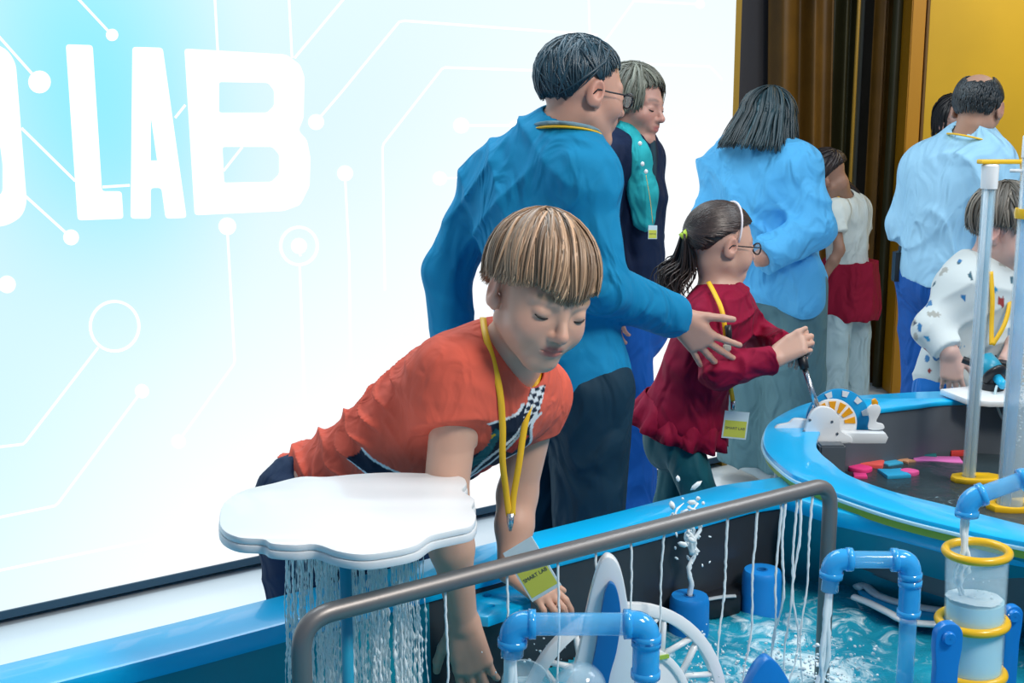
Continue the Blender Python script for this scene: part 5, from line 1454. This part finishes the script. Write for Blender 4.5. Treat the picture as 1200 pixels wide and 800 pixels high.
def glasses(h, root, col=None):
    g = M['black']
    pieces = []
    for sx_ in (-1, 1):
        c = Vector((sx_ * .032, .098, -.002))
        pieces.append(tube_me([L2W(h, c + Vector((.023 * math.cos(a), -.004 * abs(math.cos(a)), .016 * math.sin(a)))) for a in np.linspace(0, 2 * math.pi, 21)], .0023 * h['s'], 6))
        pieces.append(tube_me([L2W(h, p) for p in [(sx_ * .055, .095, .004), (sx_ * .075, .075, .004), (sx_ * .081, .02, .003), (sx_ * .083, -.012, .004), (sx_ * .082, -.022, -.008)]], .0018 * h['s'], 6))
    pieces.append(tube_me([L2W(h, p) for p in [(-.010, .098, .002), (0, .101, .004), (.010, .098, .002)]], .0016 * h['s'], 6))
    o = obj('glasses', join_me(pieces), g, root)
    for sx_ in (-1, 1):
        lm = plate_me([[(.022 * math.cos(a), .0155 * math.sin(a)) for a in np.linspace(0, 6.28, 20)[:-1]]], .0008, Matrix.Translation(L2W(h, (sx_ * .032, .096, -.002))) @ (h['R'] @ Matrix(((1, 0, 0), (0, 0, -1), (0, 1, 0)))).to_4x4() @ Matrix.Scale(h['s'], 4))
        obj('lens', lm, M['clear'], o)
man(); tick('man')

# ---- girl in crimson
def girl():
    pel = J(797, 492, 3.20); chest = J(833, 392, 3.18); neck = J(845, 352, 3.17)
    root = thing('person', (pel.x, pel.y, .0), 'girl in a crimson top and teal leggings with a ponytail gripping the crank lever', 'person')
    h = head_frame(J(847, 286, 3.17), (.93, .30, -.12), (.14, .05, .98), .87)
    grip = J(941, 405, 2.985)
    D = dict(pel=pel, chest=chest, neck=neck, sR=J(826, 374, 3.09), sL=J(858, 364, 3.27), eR=J(840, 436, 2.99), wR=J(908, 420, 2.985), eL=J(893, 398, 3.30), wL=J(921, 405, 3.10), h=h, kid=True, tw=.096, td=.076, ar=.034, lr=.056,
             kR=J(824, 590, 3.10), aR=Vector((J(812, 590, 3.15).x, 3.22, .09)), kL=J(786, 592, 3.28), aL=Vector((J(786, 592, 3.28).x - .02, 3.36, .09)),
             hR=dict(F=grip - J(908, 420, 2.985) + Vector((.0, 0, .01)), N=(-.2, -.85, .5), t=-1, L=.150, curl=(.75, .8, .85, .9), spread=.03, tdir=(.7, -.1, .7), tcurl=.4),
             hL=dict(F=grip - J(921, 405, 3.10), N=(-.1, .5, .85), t=1, L=.145, curl=(.8, .85, .9, .95), spread=.03, tdir=(.6, -.3, .7), tcurl=.5),
             skin=(.60, .36, .27), brow=(.06, .04, .03),
             top=dict(name='crimson_top', mat=fabric('crimson_jersey', (.27, .004, .035), .75), o=.012, so=.009, hem=-.045, cell=.0045, k=.05,
                      extra=[elp(pel + (chest - pel).normalized() * .005, (.115, .112, .07), (.0, 1, 0), (1, 0, 0))],
                      disp=folds([((.5, .3, 1), .09), ((1, .1, -.3), .08)], .008, 12, 14)),
             bottom=dict(name='leggings', mat=fabric('teal_leggings', (.010, .10, .13), .6), o=.004, cell=.006, disp=folds([((0, 0, 1), .11)], .003, 2, 9)))
    r_ = std(root, D)
    # frilled peplum
    hem = pel + r_['ax'] * .012; n = 72; V = []; 
    for k, (dz, rr, am) in enumerate(((.035, .0, .0), (.01, .008, .003), (-.02, .016, .008), (-.045, .022, .012))):
        for i in range(n):
            a = 2 * math.pi * i / n; w = am * math.sin(a * 13 + k * .3)
            V.append(hem + r_['ax'] * dz + r_['sh'] * (.116 + rr + w) * math.cos(a) + r_['fr'] * (.112 + rr + w) * math.sin(a))
    F = np.array([[k * n + i, k * n + (i + 1) % n, (k + 1) * n + (i + 1) % n, (k + 1) * n + i] for k in range(3) for i in range(n)])
    me = mesh_np(np.array([tuple(v) for v in V]), F); bm = bmesh.new(); bm.from_mesh(me); bmesh.ops.solidify(bm, geom=bm.faces[:], thickness=.003); bm.to_mesh(me); bm.free()
    obj('frill', me, fabric('crimson_frill', (.27, .004, .035), .75), root)
    # hair drawn back into a ponytail
    tie = Vector((-.0, -.118, .012)); dirt = tie.normalized()
    def end(az):
        a = abs(az)
        if a < 1.0: return 1.02 + .15 * a, 0
        if a < 1.8: return 1.17 + (a - 1.0) * .55, 0
        return min(2.15, 1.62 + (a - 1.8) * .9), 0
    hb = (.034, .022, .019)
    shell = cap_shell(h, hb, end, radii=(.080, .101, .0895), cell=.004)
    rs = np.random.RandomState(3); paths = []; rads = []; cols = []; C3 = Vector((0, -.018, .030)); R3 = Vector((.0815, .1025, .091))
    for i in range(420):   # from the hair line back to the tie
        az = rs.uniform(-math.pi, math.pi); pol = end(az)[0] * rs.uniform(.75, 1.0)
        v0 = Vector((math.sin(pol) * math.sin(az), math.sin(pol) * math.cos(az), math.cos(pol))); v1 = Vector((rs.normal() * .08, -1, -.08 + rs.normal() * .08)).normalized()
        pts = []
        for t in np.linspace(0, 1, 10):
            v = v0.slerp(v1, float(t)); pts.append(tuple(L2W(h, C3 + Vector((v.x * R3.x, v.y * R3.y, v.z * R3.z)) * (1 + .02 * math.sin(t * 3)))))
        paths.append(pts); rads.append(.0042 * (1 - .3 * np.linspace(0, 1, 10))); cols.append(np.array(hb) * rs.uniform(.6, 1.5) * (1.8 if rs.rand() < .12 else 1))
    m1 = sweep_me(np.array(paths), np.array(rads), n=5, cols=np.array(cols))
    paths = []; rads = []; cols = []
    t0 = L2W(h, (0, -.122, .018)); t1 = J(802, 312, 3.17); t2 = J(788, 323, 3.17); t3 = J(789, 340, 3.16)
    for i in range(420):
        o_ = Vector((rs.normal(), rs.normal(), rs.normal())) * .013
        pts = catmull([t0 + o_ * .3, t1 + o_ * 1.0 + Vector((0, 0, .006)), t2 + o_ * 1.35, t3 + o_ * 1.2 + Vector((rs.normal() * .012, 0, rs.uniform(-.01, .012)))], 4)
        paths.append([tuple(p) for p in pts]); tt = np.linspace(0, 1, len(pts)); rads.append(.0022 * (1 - tt ** 3 * .85)); cols.append(np.array(hb) * rs.uniform(.4, 1.1) * (1.8 if rs.rand() < .12 else 1))
    m2 = sweep_me(np.array(paths), np.array(rads), n=5, cols=np.array(cols))
    obj('hair', join_me([shell, m1]), M['hair'], root)
    obj('ponytail', m2, M['hair'], root)
    obj('hair_tie', tube_me([t0 + Vector((.008, 0, .004)), t0 + Vector((-.003, 0, -.004)), t0 + Vector((-.010, 0, -.010))], .012, 12), mat('lime_hair_tie', (.45, .62, .05), .6), root)
    hbp = [Vector((math.sin(a) * .0860, .006 + .010 * math.cos(a), .030 + math.cos(a) * .0945)) for a in np.linspace(-1.75, 1.75, 21)]
    obj('headband', tube_me([L2W(h, p) for p in hbp], .0034, 8, flat=.6), mat('pale_headband', (.75, .68, .70), .3), root)
    glasses(h, root)
    # lanyard, key holder, name card
    lanyard_ribbon([J(830, 330, 3.10), J(838, 345, 3.05), J(846, 364, 3.01), J(850, 390, 3.005), J(852, 425, 3.02), J(856, 452, 3.13), J(859, 470, 3.13)], 'lanyard', root, M['lanyard'], .0065, nrm=(0, -1, .1))
    obj('card_case', box_me(J(847, 428, 2.985), J(856, 402, 3.0), .003), mat('pale_case', (.45, .47, .42), .4), root)
    obj('whistle', tube_me([J(853, 381, 2.99), J(854, 390, 2.99), J(854, 398, 2.99)], .008, 10), M['black'], root)
    obj('clip', tube_me([J(859, 470, 3.13), J(859, 475, 3.13), J(859, 480, 3.13)], .006, 8), M['steel_light'], root)
    badge(J(864, 482, 3.13), (.99, .05, -.10), (.10, 0, .99), .064, .072, root, 'name card, pale with a lime panel')
girl(); tick('girl')

# ---- woman with the teal scarf
def scarf_woman():
    pel = J(736, 372, 3.92); chest = J(735, 235, 3.90); neck = J(738, 166, 3.88)
    root = thing('person', (pel.x, pel.y, 0), 'fair-haired woman in a navy jacket with teal scarf behind the man in the blue sweater', 'person')
    h = head_frame(J(744, 124, 3.86), (.80, -.55, -.12), (.08, .0, 1), .98)
    D = dict(pel=pel, chest=chest, neck=neck, sR=J(711, 186, 3.76), sL=J(752, 188, 3.99), eR=J(708, 272, 3.76), wR=J(716, 352, 3.70), eL=J(757, 275, 4.02), wL=J(752, 350, 3.95), h=h, smile=True, tw=.128, td=.100, ar=.042, lr=.080,
             kR=J(735, 520, 3.86), aR=Vector((J(738, 600, 3.8).x, 3.80, .09)), kL=J(690, 505, 4.10), aL=J(650, 603, 4.50), cc=.016, hcell=.0035,
             hR=dict(F=(.15, -.1, -1), N=(-.4, -.8, 0), t=1, L=.165), hL=dict(F=(0, 0, -1), N=(.5, .5, 0), t=-1, hidden=True), shoe=fabric('pale_shoe', (.5, .6, .62)),
             skin=(.52, .28, .22), brow=(.15, .10, .08),
             top=dict(name='jacket', mat=fabric('navy_jacket', (.004, .013, .045), .7), o=.015, so=.014, hem=-.12, cell=.008, disp=folds([((.4, 0, 1), .14)], .007, 7, 9)),
             bottom=dict(name='trousers', mat=fabric('royal_trousers', (.006, .10, .42), .7), o=.02, flare=.03, cell=.011, disp=folds([((1, 0, .1), .10)], .008, 3, 7)))
    r_ = std(root, D)
    sc_ = [G([cap(J(733, 158, 3.82), J(745, 185, 3.77), .040, .040), cap(J(745, 185, 3.77), J(753, 225, 3.76), .036, .040), cap(J(753, 225, 3.76), J(755, 258, 3.76), .040, .032)], .03, .03),
           G([cap(J(727, 160, 3.86), J(755, 160, 3.95), .030, .03)], .03, .03)]
    obj('scarf', merge([surf(sc_, .006, disp=folds([((1, 0, .2), .05)], .008, 4, 12), slack=.02)]), fabric('teal_scarf', (.02, .36, .40), .8), root)
    def end(az):
        a = abs(az)
        if a < .7: return 1.05 + (.25 if az > 0 else .45) * a, .01
        if a < 1.5: return 1.35 + (a - .7) * .4, .055
        return 1.8, .075
    hb = (.11, .115, .09)
    obj('hair', join_me([cap_shell(h, hb, lambda a: (end(a)[0], 0), radii=(.083, .104, .093), cell=.005),
        hair_mesh(h, hb, 620, end, 31, whorl=(.3, .15, .94), lift=.016, wid=.0055, thick=.45, radii=(.081, .101, .090), colvar=.4, shine=(1.6, 1.6, 1.6), seg=11, jit=.1)]), M['hair'], root)
    # dark strap of hair at her side; small light glints built as pale drops
    nl = [J(760, 168, 3.78), J(763, 200, 3.74), J(766, 240, 3.73)]
    obj('long_lock', tube_me(catmull([J(759, 150, 3.84), J(763, 175, 3.82), J(763, 205, 3.80), J(761, 240, 3.80)], 5), .016, 8), fabric('dark_lock', (.02, .05, .07)), root)
    for k, (x, y) in enumerate(((750, 168), (753, 192), (757, 201))):
        obj('white_glint', lathe_me([(.001, -.007), (.005, -.004), (.006, 0), (.005, .004), (.001, .007)], 10, Matrix.Translation(J(x, y, 3.70))), mat('pale_glint', (.8, .85, .85), .3) if k == 0 else bpy.data.materials['pale_glint'], root)
    lanyard_ribbon([J(757, 205, 3.70), J(762, 235, 3.69), J(765, 262, 3.69)], 'lanyard', root, M['lanyard'], .004)
    badge(J(765, 264, 3.69), (1, 0, 0), (0, 0, 1), .026, .040, root, 'small lime name card')
scarf_woman(); tick('scarf woman')

# ---- woman in the pale blue shirt
def blue_woman():
    pel = J(905, 335, 5.20); chest = J(893, 222, 5.18); neck = J(893, 175, 5.16)
    root = thing('person', (pel.x, pel.y, 0), 'woman with long dark hair in a loose pale blue shirt, seen from behind', 'person')
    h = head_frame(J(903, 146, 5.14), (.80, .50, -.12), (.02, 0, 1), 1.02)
    D = dict(pel=pel, chest=chest, neck=neck, sL=J(850, 200, 5.28), sR=J(934, 200, 5.04), eL=J(838, 262, 5.24), wL=J(852, 320, 5.14), eR=J(955, 268, 4.95), wR=J(893, 302, 4.87), h=h, tw=.195, td=.155, ar=.060, lr=.115,
             kL=Vector((J(880, 450, 5.25).x, 5.26, .50)), aL=Vector((J(878, 530, 5.25).x, 5.28, .10)), kR=Vector((J(930, 450, 5.14).x, 5.14, .50)), aR=Vector((J(926, 530, 5.14).x, 5.14, .10)), cc=.018, hcell=.0045, fcell=.005,
             hR=dict(F=(-.1, .95, -.2), N=(-1, 0, 0), t=1, L=.15), hL=dict(F=(0, 0, -1), N=(-1, 0, 0), t=-1, hidden=True), shoe=fabric('pale_sneaker', (.6, .68, .7)), footdir=Vector((.12, -.08, 0)),
             skin=(.42, .22, .16), eyes=False,
             top=dict(name='shirt', mat=fabric('pale_blue_shirt', (.09, .42, .76), .7), o=.03, so=.030, hem=-.11, cell=.010, wq=1.0,
                      extra=[cap(J(945, 320, 5.0), J(945, 352, 5.0), .07, .075)], disp=folds([((1, .3, .35), .16), ((.6, 0, 1), .15)], .022, 9, 7)),
             bottom=dict(name='trousers', mat=fabric('grey_teal_trousers', (.09, .19, .22), .7), o=.02, flare=.05, cell=.013, disp=folds([((1, 0, .1), .14)], .012, 13, 6)))
    std(root, D)
    hb = (.012, .030, .038)
    def end(az):
        a = abs(az)
        if a < .8: return 1.0 + a * .5, .0
        return 1.62, .10 + .05 * min(1, (a - .8))
    obj('hair', join_me([cap_shell(h, hb, lambda a: (min(2.0, end(a)[0] + .1), 0), radii=(.088, .108, .096), cell=.006),
        hair_mesh(h, hb, 620, end, 41, whorl=(0, 0, 1), lift=.03, wid=.009, thick=.5, radii=(.084, .104, .092), colvar=.5, shine=(2, 2, 2), seg=14, jit=.06,
                  droop=lambda az, dd: (math.sin(az) * .30, math.cos(az) * .35 - .15, -.95))]), M['hair'], root)
blue_woman(); tick('blue woman')

# ---- stooping girl with red apron skirt
def stoop_girl():
    pel = J(993, 335, 6.2); chest = J(992, 262, 6.15); neck = J(982, 232, 6.10)
    root = thing('person', (pel.x, pel.y, 0), 'girl with bowed head in white T-shirt and red overskirt, before the curtains', 'person')
    h = head_frame(J(968, 209, 6.02), (-.60, .45, -.70), (-.40, .10, .85), 1.05)
    D = dict(pel=pel, chest=chest, neck=neck, sR=J(976, 250, 5.98), sL=J(1006, 246, 6.2), eR=J(984, 293, 5.92), wR=J(963, 328, 5.90), eL=J(1012, 290, 6.25), wL=J(990, 325, 6.3), h=h, kid=True, tw=.098, td=.080, ar=.032, lr=.062,
             kR=Vector((J(975, 400, 6.1).x, 6.1, .48)), aR=Vector((J(975, 450, 6.1).x, 6.12, .09)), kL=Vector((J(1000, 400, 6.25).x, 6.25, .48)), aL=Vector((J(998, 450, 6.25).x, 6.25, .09)), cc=.018, hcell=.005, fcell=.005,
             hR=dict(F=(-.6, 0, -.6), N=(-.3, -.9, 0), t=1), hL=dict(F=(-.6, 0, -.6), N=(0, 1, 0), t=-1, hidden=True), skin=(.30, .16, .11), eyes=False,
             top=dict(name='t_shirt', mat=fabric('white_tee', (.62, .68, .66), .8), o=.018, so=.024, hem=.085, cuff=1.55, cell=.009, disp=folds([((.6, 0, 1), .12)], .006, 9, 8)),
             bottom=dict(name='trousers', mat=fabric('pale_trousers', (.42, .56, .60), .7), o=.02, flare=.035, cell=.012, disp=folds([((1, 0, .1), .12)], .010, 3, 6)))
    r_ = std(root, D)
    sk_ = [G([cap(pel + Vector((0, 0, .13)), pel + Vector((-.01, 0, -.10)), .135, .172), cap(pel + Vector((.05, 0, .0)), pel + Vector((.12, 0, -.10)), .07, .035)], .06, .03, cut=[(pel + Vector((0, 0, .125)), (0, 0, 1)), (pel + Vector((0, 0, -.155)), (0, 0, -1))])]
    obj('overskirt', merge([surf(sk_, .009, disp=folds([((1, .3, -.1), .10)], .010, 6, 7), slack=.03)]), fabric('red_overskirt', (.26, .006, .03), .8), root)
    hb = (.020, .012, .012)
    def end(az): return (1.25 if abs(az) < 1 else 1.9), .0
    tail = []
    rs = np.random.RandomState(8); pts_ = [J(980, 208, 6.06), J(992, 216, 6.12), J(1003, 230, 6.16), J(1010, 246, 6.16)]
    P_ = []; R_ = []; C_ = []
    for i in range(60):
        o_ = Vector((rs.normal(), rs.normal(), rs.normal())) * .014
        q = catmull([p + o_ * (.5 + .3 * k) for k, p in enumerate(pts_)], 4); P_.append([tuple(p) for p in q]); R_.append(.007 * (1 - np.linspace(0, 1, len(q)) ** 3 * .8)); C_.append(np.array(hb) * rs.uniform(.6, 1.5))
    obj('hair', join_me([cap_shell(h, hb, end, radii=(.084, .105, .093), cell=.006), hair_mesh(h, hb, 240, end, 51, lift=.01, wid=.009, thick=.5, radii=(.082, .103, .091), seg=8, whorl=(0, -.9, .3))]), M['hair'], root)
    obj('ponytail', sweep_me(np.array(P_), np.array(R_), n=5, cols=np.array(C_)), M['hair'], root)
    obj('hair_tie', tube_me([pts_[0] + Vector((-.01, -.0, .01)), pts_[0], pts_[0] + Vector((.012, 0, -.012))], .024, 10), mat('blue_hair_tie', (.03, .16, .35), .6), root)
    lanyard_ribbon([J(977, 222, 6.03), J(982, 229, 5.99), J(979, 240, 5.97)], 'lanyard', root, M['lanyard'], .010)
stoop_girl(); tick('stoop girl')

# ---- balding man in pale blue
def bald_man():
    pel = J(1108, 325, 4.45); chest = J(1118, 222, 4.42); neck = J(1138, 168, 4.40)
    root = thing('person', (pel.x, pel.y, 0), 'balding man in a pale blue shirt and blue trousers, back turned, by the amber wall', 'person')
    h = head_frame(J(1146, 128, 4.38), (.52, .80, -.22), (.08, .08, .98), 1.0)
    D = dict(pel=pel, chest=chest, neck=neck, sL=J(1082, 200, 4.55), sR=J(1160, 196, 4.28), eL=J(1060, 262, 4.58), wL=J(1088, 296, 4.72), eR=J(1176, 280, 4.20), wR=J(1183, 335, 4.02), h=h, tw=.155, td=.115, ar=.050, lr=.090,
             kL=Vector((J(1090, 400, 4.5).x, 4.48, .50)), aL=Vector((J(1088, 430, 4.5).x, 4.50, .09)), kR=Vector((J(1128, 400, 4.4).x, 4.38, .50)), aR=Vector((J(1128, 430, 4.4).x, 4.38, .09)), cc=.018, hcell=.004, fcell=.005,
             hL=dict(F=(.3, .9, 0), N=(0, 0, 1), t=1, hidden=True), hR=dict(F=(.1, -.5, -.6), N=(0, -.3, 1), t=-1), skin=(.42, .24, .17), eyes=False, stubble=.3,
             top=dict(name='shirt', mat=fabric('light_blue_shirt', (.33, .60, .80), .7), o=.024, so=.022, hem=-.0, cell=.007, wq=1.1, disp=folds([((1, .2, .35), .11), ((.8, 0, -.5), .12)], .016, 19, 9)),
             bottom=dict(name='trousers', mat=fabric('cobalt_trousers', (.008, .09, .36), .7), o=.02, cell=.011, waist=.06, disp=folds([((.6, 0, 1), .14)], .008, 3, 7)))
    r_ = std(root, D)
    c0 = L2W(h, (0, -.028, -.108))
    pts = [c0 + r_['sh'] * math.cos(a) * .078 + r_['fr'] * math.sin(a) * .072 - Vector((0, 0, .02)) * math.sin(a) for a in np.linspace(0, 2 * math.pi, 25)]
    obj('lanyard', tube_me(pts, .008, 6, flat=.4), M['lanyard'], root)
    hb = (.018, .024, .028)
    R3 = np.array((.0785, .0985, .0865), f32); C3 = np.array((0, -.018, .030), f32)
    def end(az):
        a = abs(az)
        if a < .9: return .2, 0
        if a < 1.6: return .2 + (a - .9) * 2.0, 0
        return min(2.15, 1.62 + (a - 1.6) * 1.0), 0
    rs = np.random.RandomState(4); paths = []; rads = []; nr = []; cols = []
    for i in range(1500):
        az = rs.choice([-1, 1]) * rs.uniform(1.0, math.pi); pol = rs.uniform(.25 + .45 * max(0, 1.9 - abs(az)), end(az)[0] + .02)
        if Vector((math.sin(pol) * math.sin(az), math.sin(pol) * math.cos(az), math.cos(pol))).angle(Vector((.05, -.42, .9))) < .62 or pol > end(az)[0]: continue
        v = lambda p_: Vector((math.sin(p_) * math.sin(az), math.sin(p_) * math.cos(az), math.cos(p_)))
        pts = []
        for t in np.linspace(0, 1, 6):
            q = v(pol + t * .22); pts.append(tuple(L2W(h, Vector(C3.tolist()) + Vector((q.x * .079, q.y * .099, q.z * .087)) * (1 + .03 * math.sin(t * 2.6)))))
        paths.append(pts); rads.append(.006 * (1 - .5 * np.linspace(0, 1, 6))); cols.append(np.array(hb) * rs.uniform(.5, 1.6) * (1.8 if az < 0 and rs.rand() < .3 else 1))
    obj('hair', sweep_me(np.array(paths), np.array(rads), n=5, flat=.4, cols=np.array(cols)), M['hair'], root)
bald_man(); tick('bald man')
bagq = J(1062, 308, 4.50)
bag = thing('shoulder_bag', bagq - Vector((0, 0, .09)), 'small black bag hanging at the hip of the balding man', 'bag')
obj('pouch', box_me(bagq + Vector((-.045, -.04, -.085)), bagq + Vector((.05, .04, .06)), .02), M['black'], bag)
obj('strap', tube_me(catmull([bagq + Vector((.0, 0, .05)), bagq + Vector((.02, -.02, .12)), bagq + Vector((.06, -.03, .16))], 5), .008, 8), M['black'], bag)

# ---- dark-haired woman half hidden behind him
def hidden_woman():
    pel = J(1128, 300, 6.0); chest = J(1128, 215, 6.0); neck = J(1118, 175, 5.98)
    root = thing('person', (pel.x, pel.y, 0), 'dark-haired woman almost hidden behind the balding man, only her face showing', 'person')
    h = head_frame(J(1115, 142, 5.95), (-.25, -.95, -.15), (0, 0, 1), .95)
    D = dict(pel=pel, chest=chest, neck=neck, sR=J(1103, 202, 6.0), sL=J(1150, 202, 6.0), eR=J(1104, 250, 6.0), wR=J(1110, 290, 5.95), eL=J(1152, 250, 6.0), wL=J(1150, 290, 5.95), h=h, tw=.12, td=.09, ar=.038, lr=.07,
             kL=Vector((pel.x + .08, 6.0, .5)), aL=Vector((pel.x + .08, 6.02, .09)), kR=Vector((pel.x - .08, 6.0, .5)), aR=Vector((pel.x - .08, 6.02, .09)), cc=.02, hcell=.0045, fcell=.008,
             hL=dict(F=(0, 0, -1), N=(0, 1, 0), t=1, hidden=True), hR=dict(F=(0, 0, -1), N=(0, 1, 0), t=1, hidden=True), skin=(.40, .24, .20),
             top=dict(name='top', mat=fabric('dark_top', (.01, .012, .016)), hem=-.1, cell=.012), bottom=dict(name='trousers', mat=fabric('black_trousers', (.01, .01, .012)), cell=.014))
    std(root, D)
    def end(az): return (.95 if abs(az) < .6 else 1.7), (.0 if abs(az) < .6 else .10)
    hb = (.010, .009, .010)
    obj('hair', join_me([cap_shell(h, hb, end, radii=(.084, .104, .094), cell=.006), hair_mesh(h, hb, 260, end, 61, whorl=(0, .3, .95), lift=.012, wid=.008, thick=.5, radii=(.082, .102, .092), seg=10)]), M['hair'], root)
hidden_woman(); tick('hidden woman')

# ---- small boy in the patterned sweater
def small_boy():
    pel = J(1122, 452, 3.66); chest = J(1146, 352, 3.64); neck = J(1166, 326, 3.62)
    root = thing('person', (pel.x, pel.y, .0), 'small boy in a white sweatshirt with blue and red print, behind the water cannon', 'person')
    h = head_frame(J(1182, 271, 3.58), (.72, -.62, -.30), (.12, -.15, .95), 1.0)
    D = dict(pel=pel, chest=chest, neck=neck, sR=J(1128, 342, 3.58), sL=J(1180, 342, 3.76), eR=J(1092, 386, 3.54), wR=J(1112, 412, 3.48), eL=J(1187, 378, 3.72), wL=J(1189, 402, 3.52), h=h, kid=True, tw=.125, td=.098, ar=.046, lr=.072,
             kR=Vector((J(1098, 470, 3.62).x, 3.6, .55)), aR=Vector((J(1098, 470, 3.62).x, 3.66, .09)), kL=Vector((J(1140, 470, 3.75).x, 3.72, .55)), aL=Vector((J(1140, 470, 3.75).x, 3.75, .09)), cc=.014, hcell=.0035,
             hR=dict(F=(.12, -.10, -.9), N=(-.25, -.95, .1), t=-1, L=.150, curl=(.25, .3, .3, .35), spread=.16), hL=dict(F=(-.4, -.5, -.6), N=(.3, -.6, .6), t=-1, L=.14, curl=(.6, .6, .6, .6)), skin=(.62, .40, .34), brow=(.14, .11, .08))
    def pcol(V):
        c = np.broadcast_to(np.array((.60, .66, .66), f32), V.shape).copy(); rs = np.random.RandomState(17)
        ids = rs.choice(len(V), 190, replace=False); pal = [(.02, .17, .40), (.02, .17, .40), (.02, .26, .50), (.30, .03, .03), (.03, .05, .09), (.03, .10, .14), (.35, .36, .33)]
        for i in ids:
            q = V[i]; r0 = rs.uniform(.006, .017); d = V - q; st = rs.uniform(.6, 1.8)
            m = np.sqrt((d[:, 0] * st) ** 2 + d[:, 1] ** 2 + (d[:, 2] / st + .3 * d[:, 0]) ** 2) < r0 * (1 + .25 * np.sin(d[:, 0] * 500))
            c[m] = pal[rs.randint(len(pal))]
        return c
    D['top'] = dict(name='sweatshirt', mat=mat('printed_sweatshirt', (.6, .65, .65), .8, vcol=True, bump=(300, .2, .001), sheen=.2), o=.014, so=.012, hem=-.06, cuff=.96, cell=.0048, colf=pcol, disp=folds([((.5, 0, 1), .09), ((1, 0, -.5), .10)], .008, 14, 10),
                    label='white sweatshirt printed with blue, red and dark shapes')
    D['bottom'] = dict(name='trousers', mat=fabric('bright_blue_trousers', (.008, .16, .55), .7), cell=.009)
    std(root, D)
    hb = (.095, .085, .070)
    def end(az):
        a = abs(az)
        return (1.38 if a < 1 else 1.62 if a < 1.8 else 2.1), .012
    obj('hair', join_me([cap_shell(h, hb, end, radii=(.083, .104, .093), cell=.0045), hair_mesh(h, hb, 620, end, 71, whorl=(0, -.3, .95), lift=.020, wid=.0055, thick=.5, radii=(.081, .102, .091), colvar=.45, shine=(1.6, 1.6, 1.6), seg=10, jit=.1)]), M['hair'], root)
    lanyard_ribbon([J(1161, 318, 3.50), J(1163, 350, 3.49), J(1162, 380, 3.49), J(1162, 404, 3.48)], 'lanyard', root, M['lanyard'], .0075, nrm=(0, -1, 0))
    lanyard_ribbon([J(1182, 330, 3.58), J(1184, 350, 3.52), J(1177, 380, 3.49), J(1163, 404, 3.48)], 'lanyard', root, M['lanyard'], .0075, nrm=(0, -1, 0))
small_boy(); tick('small boy')
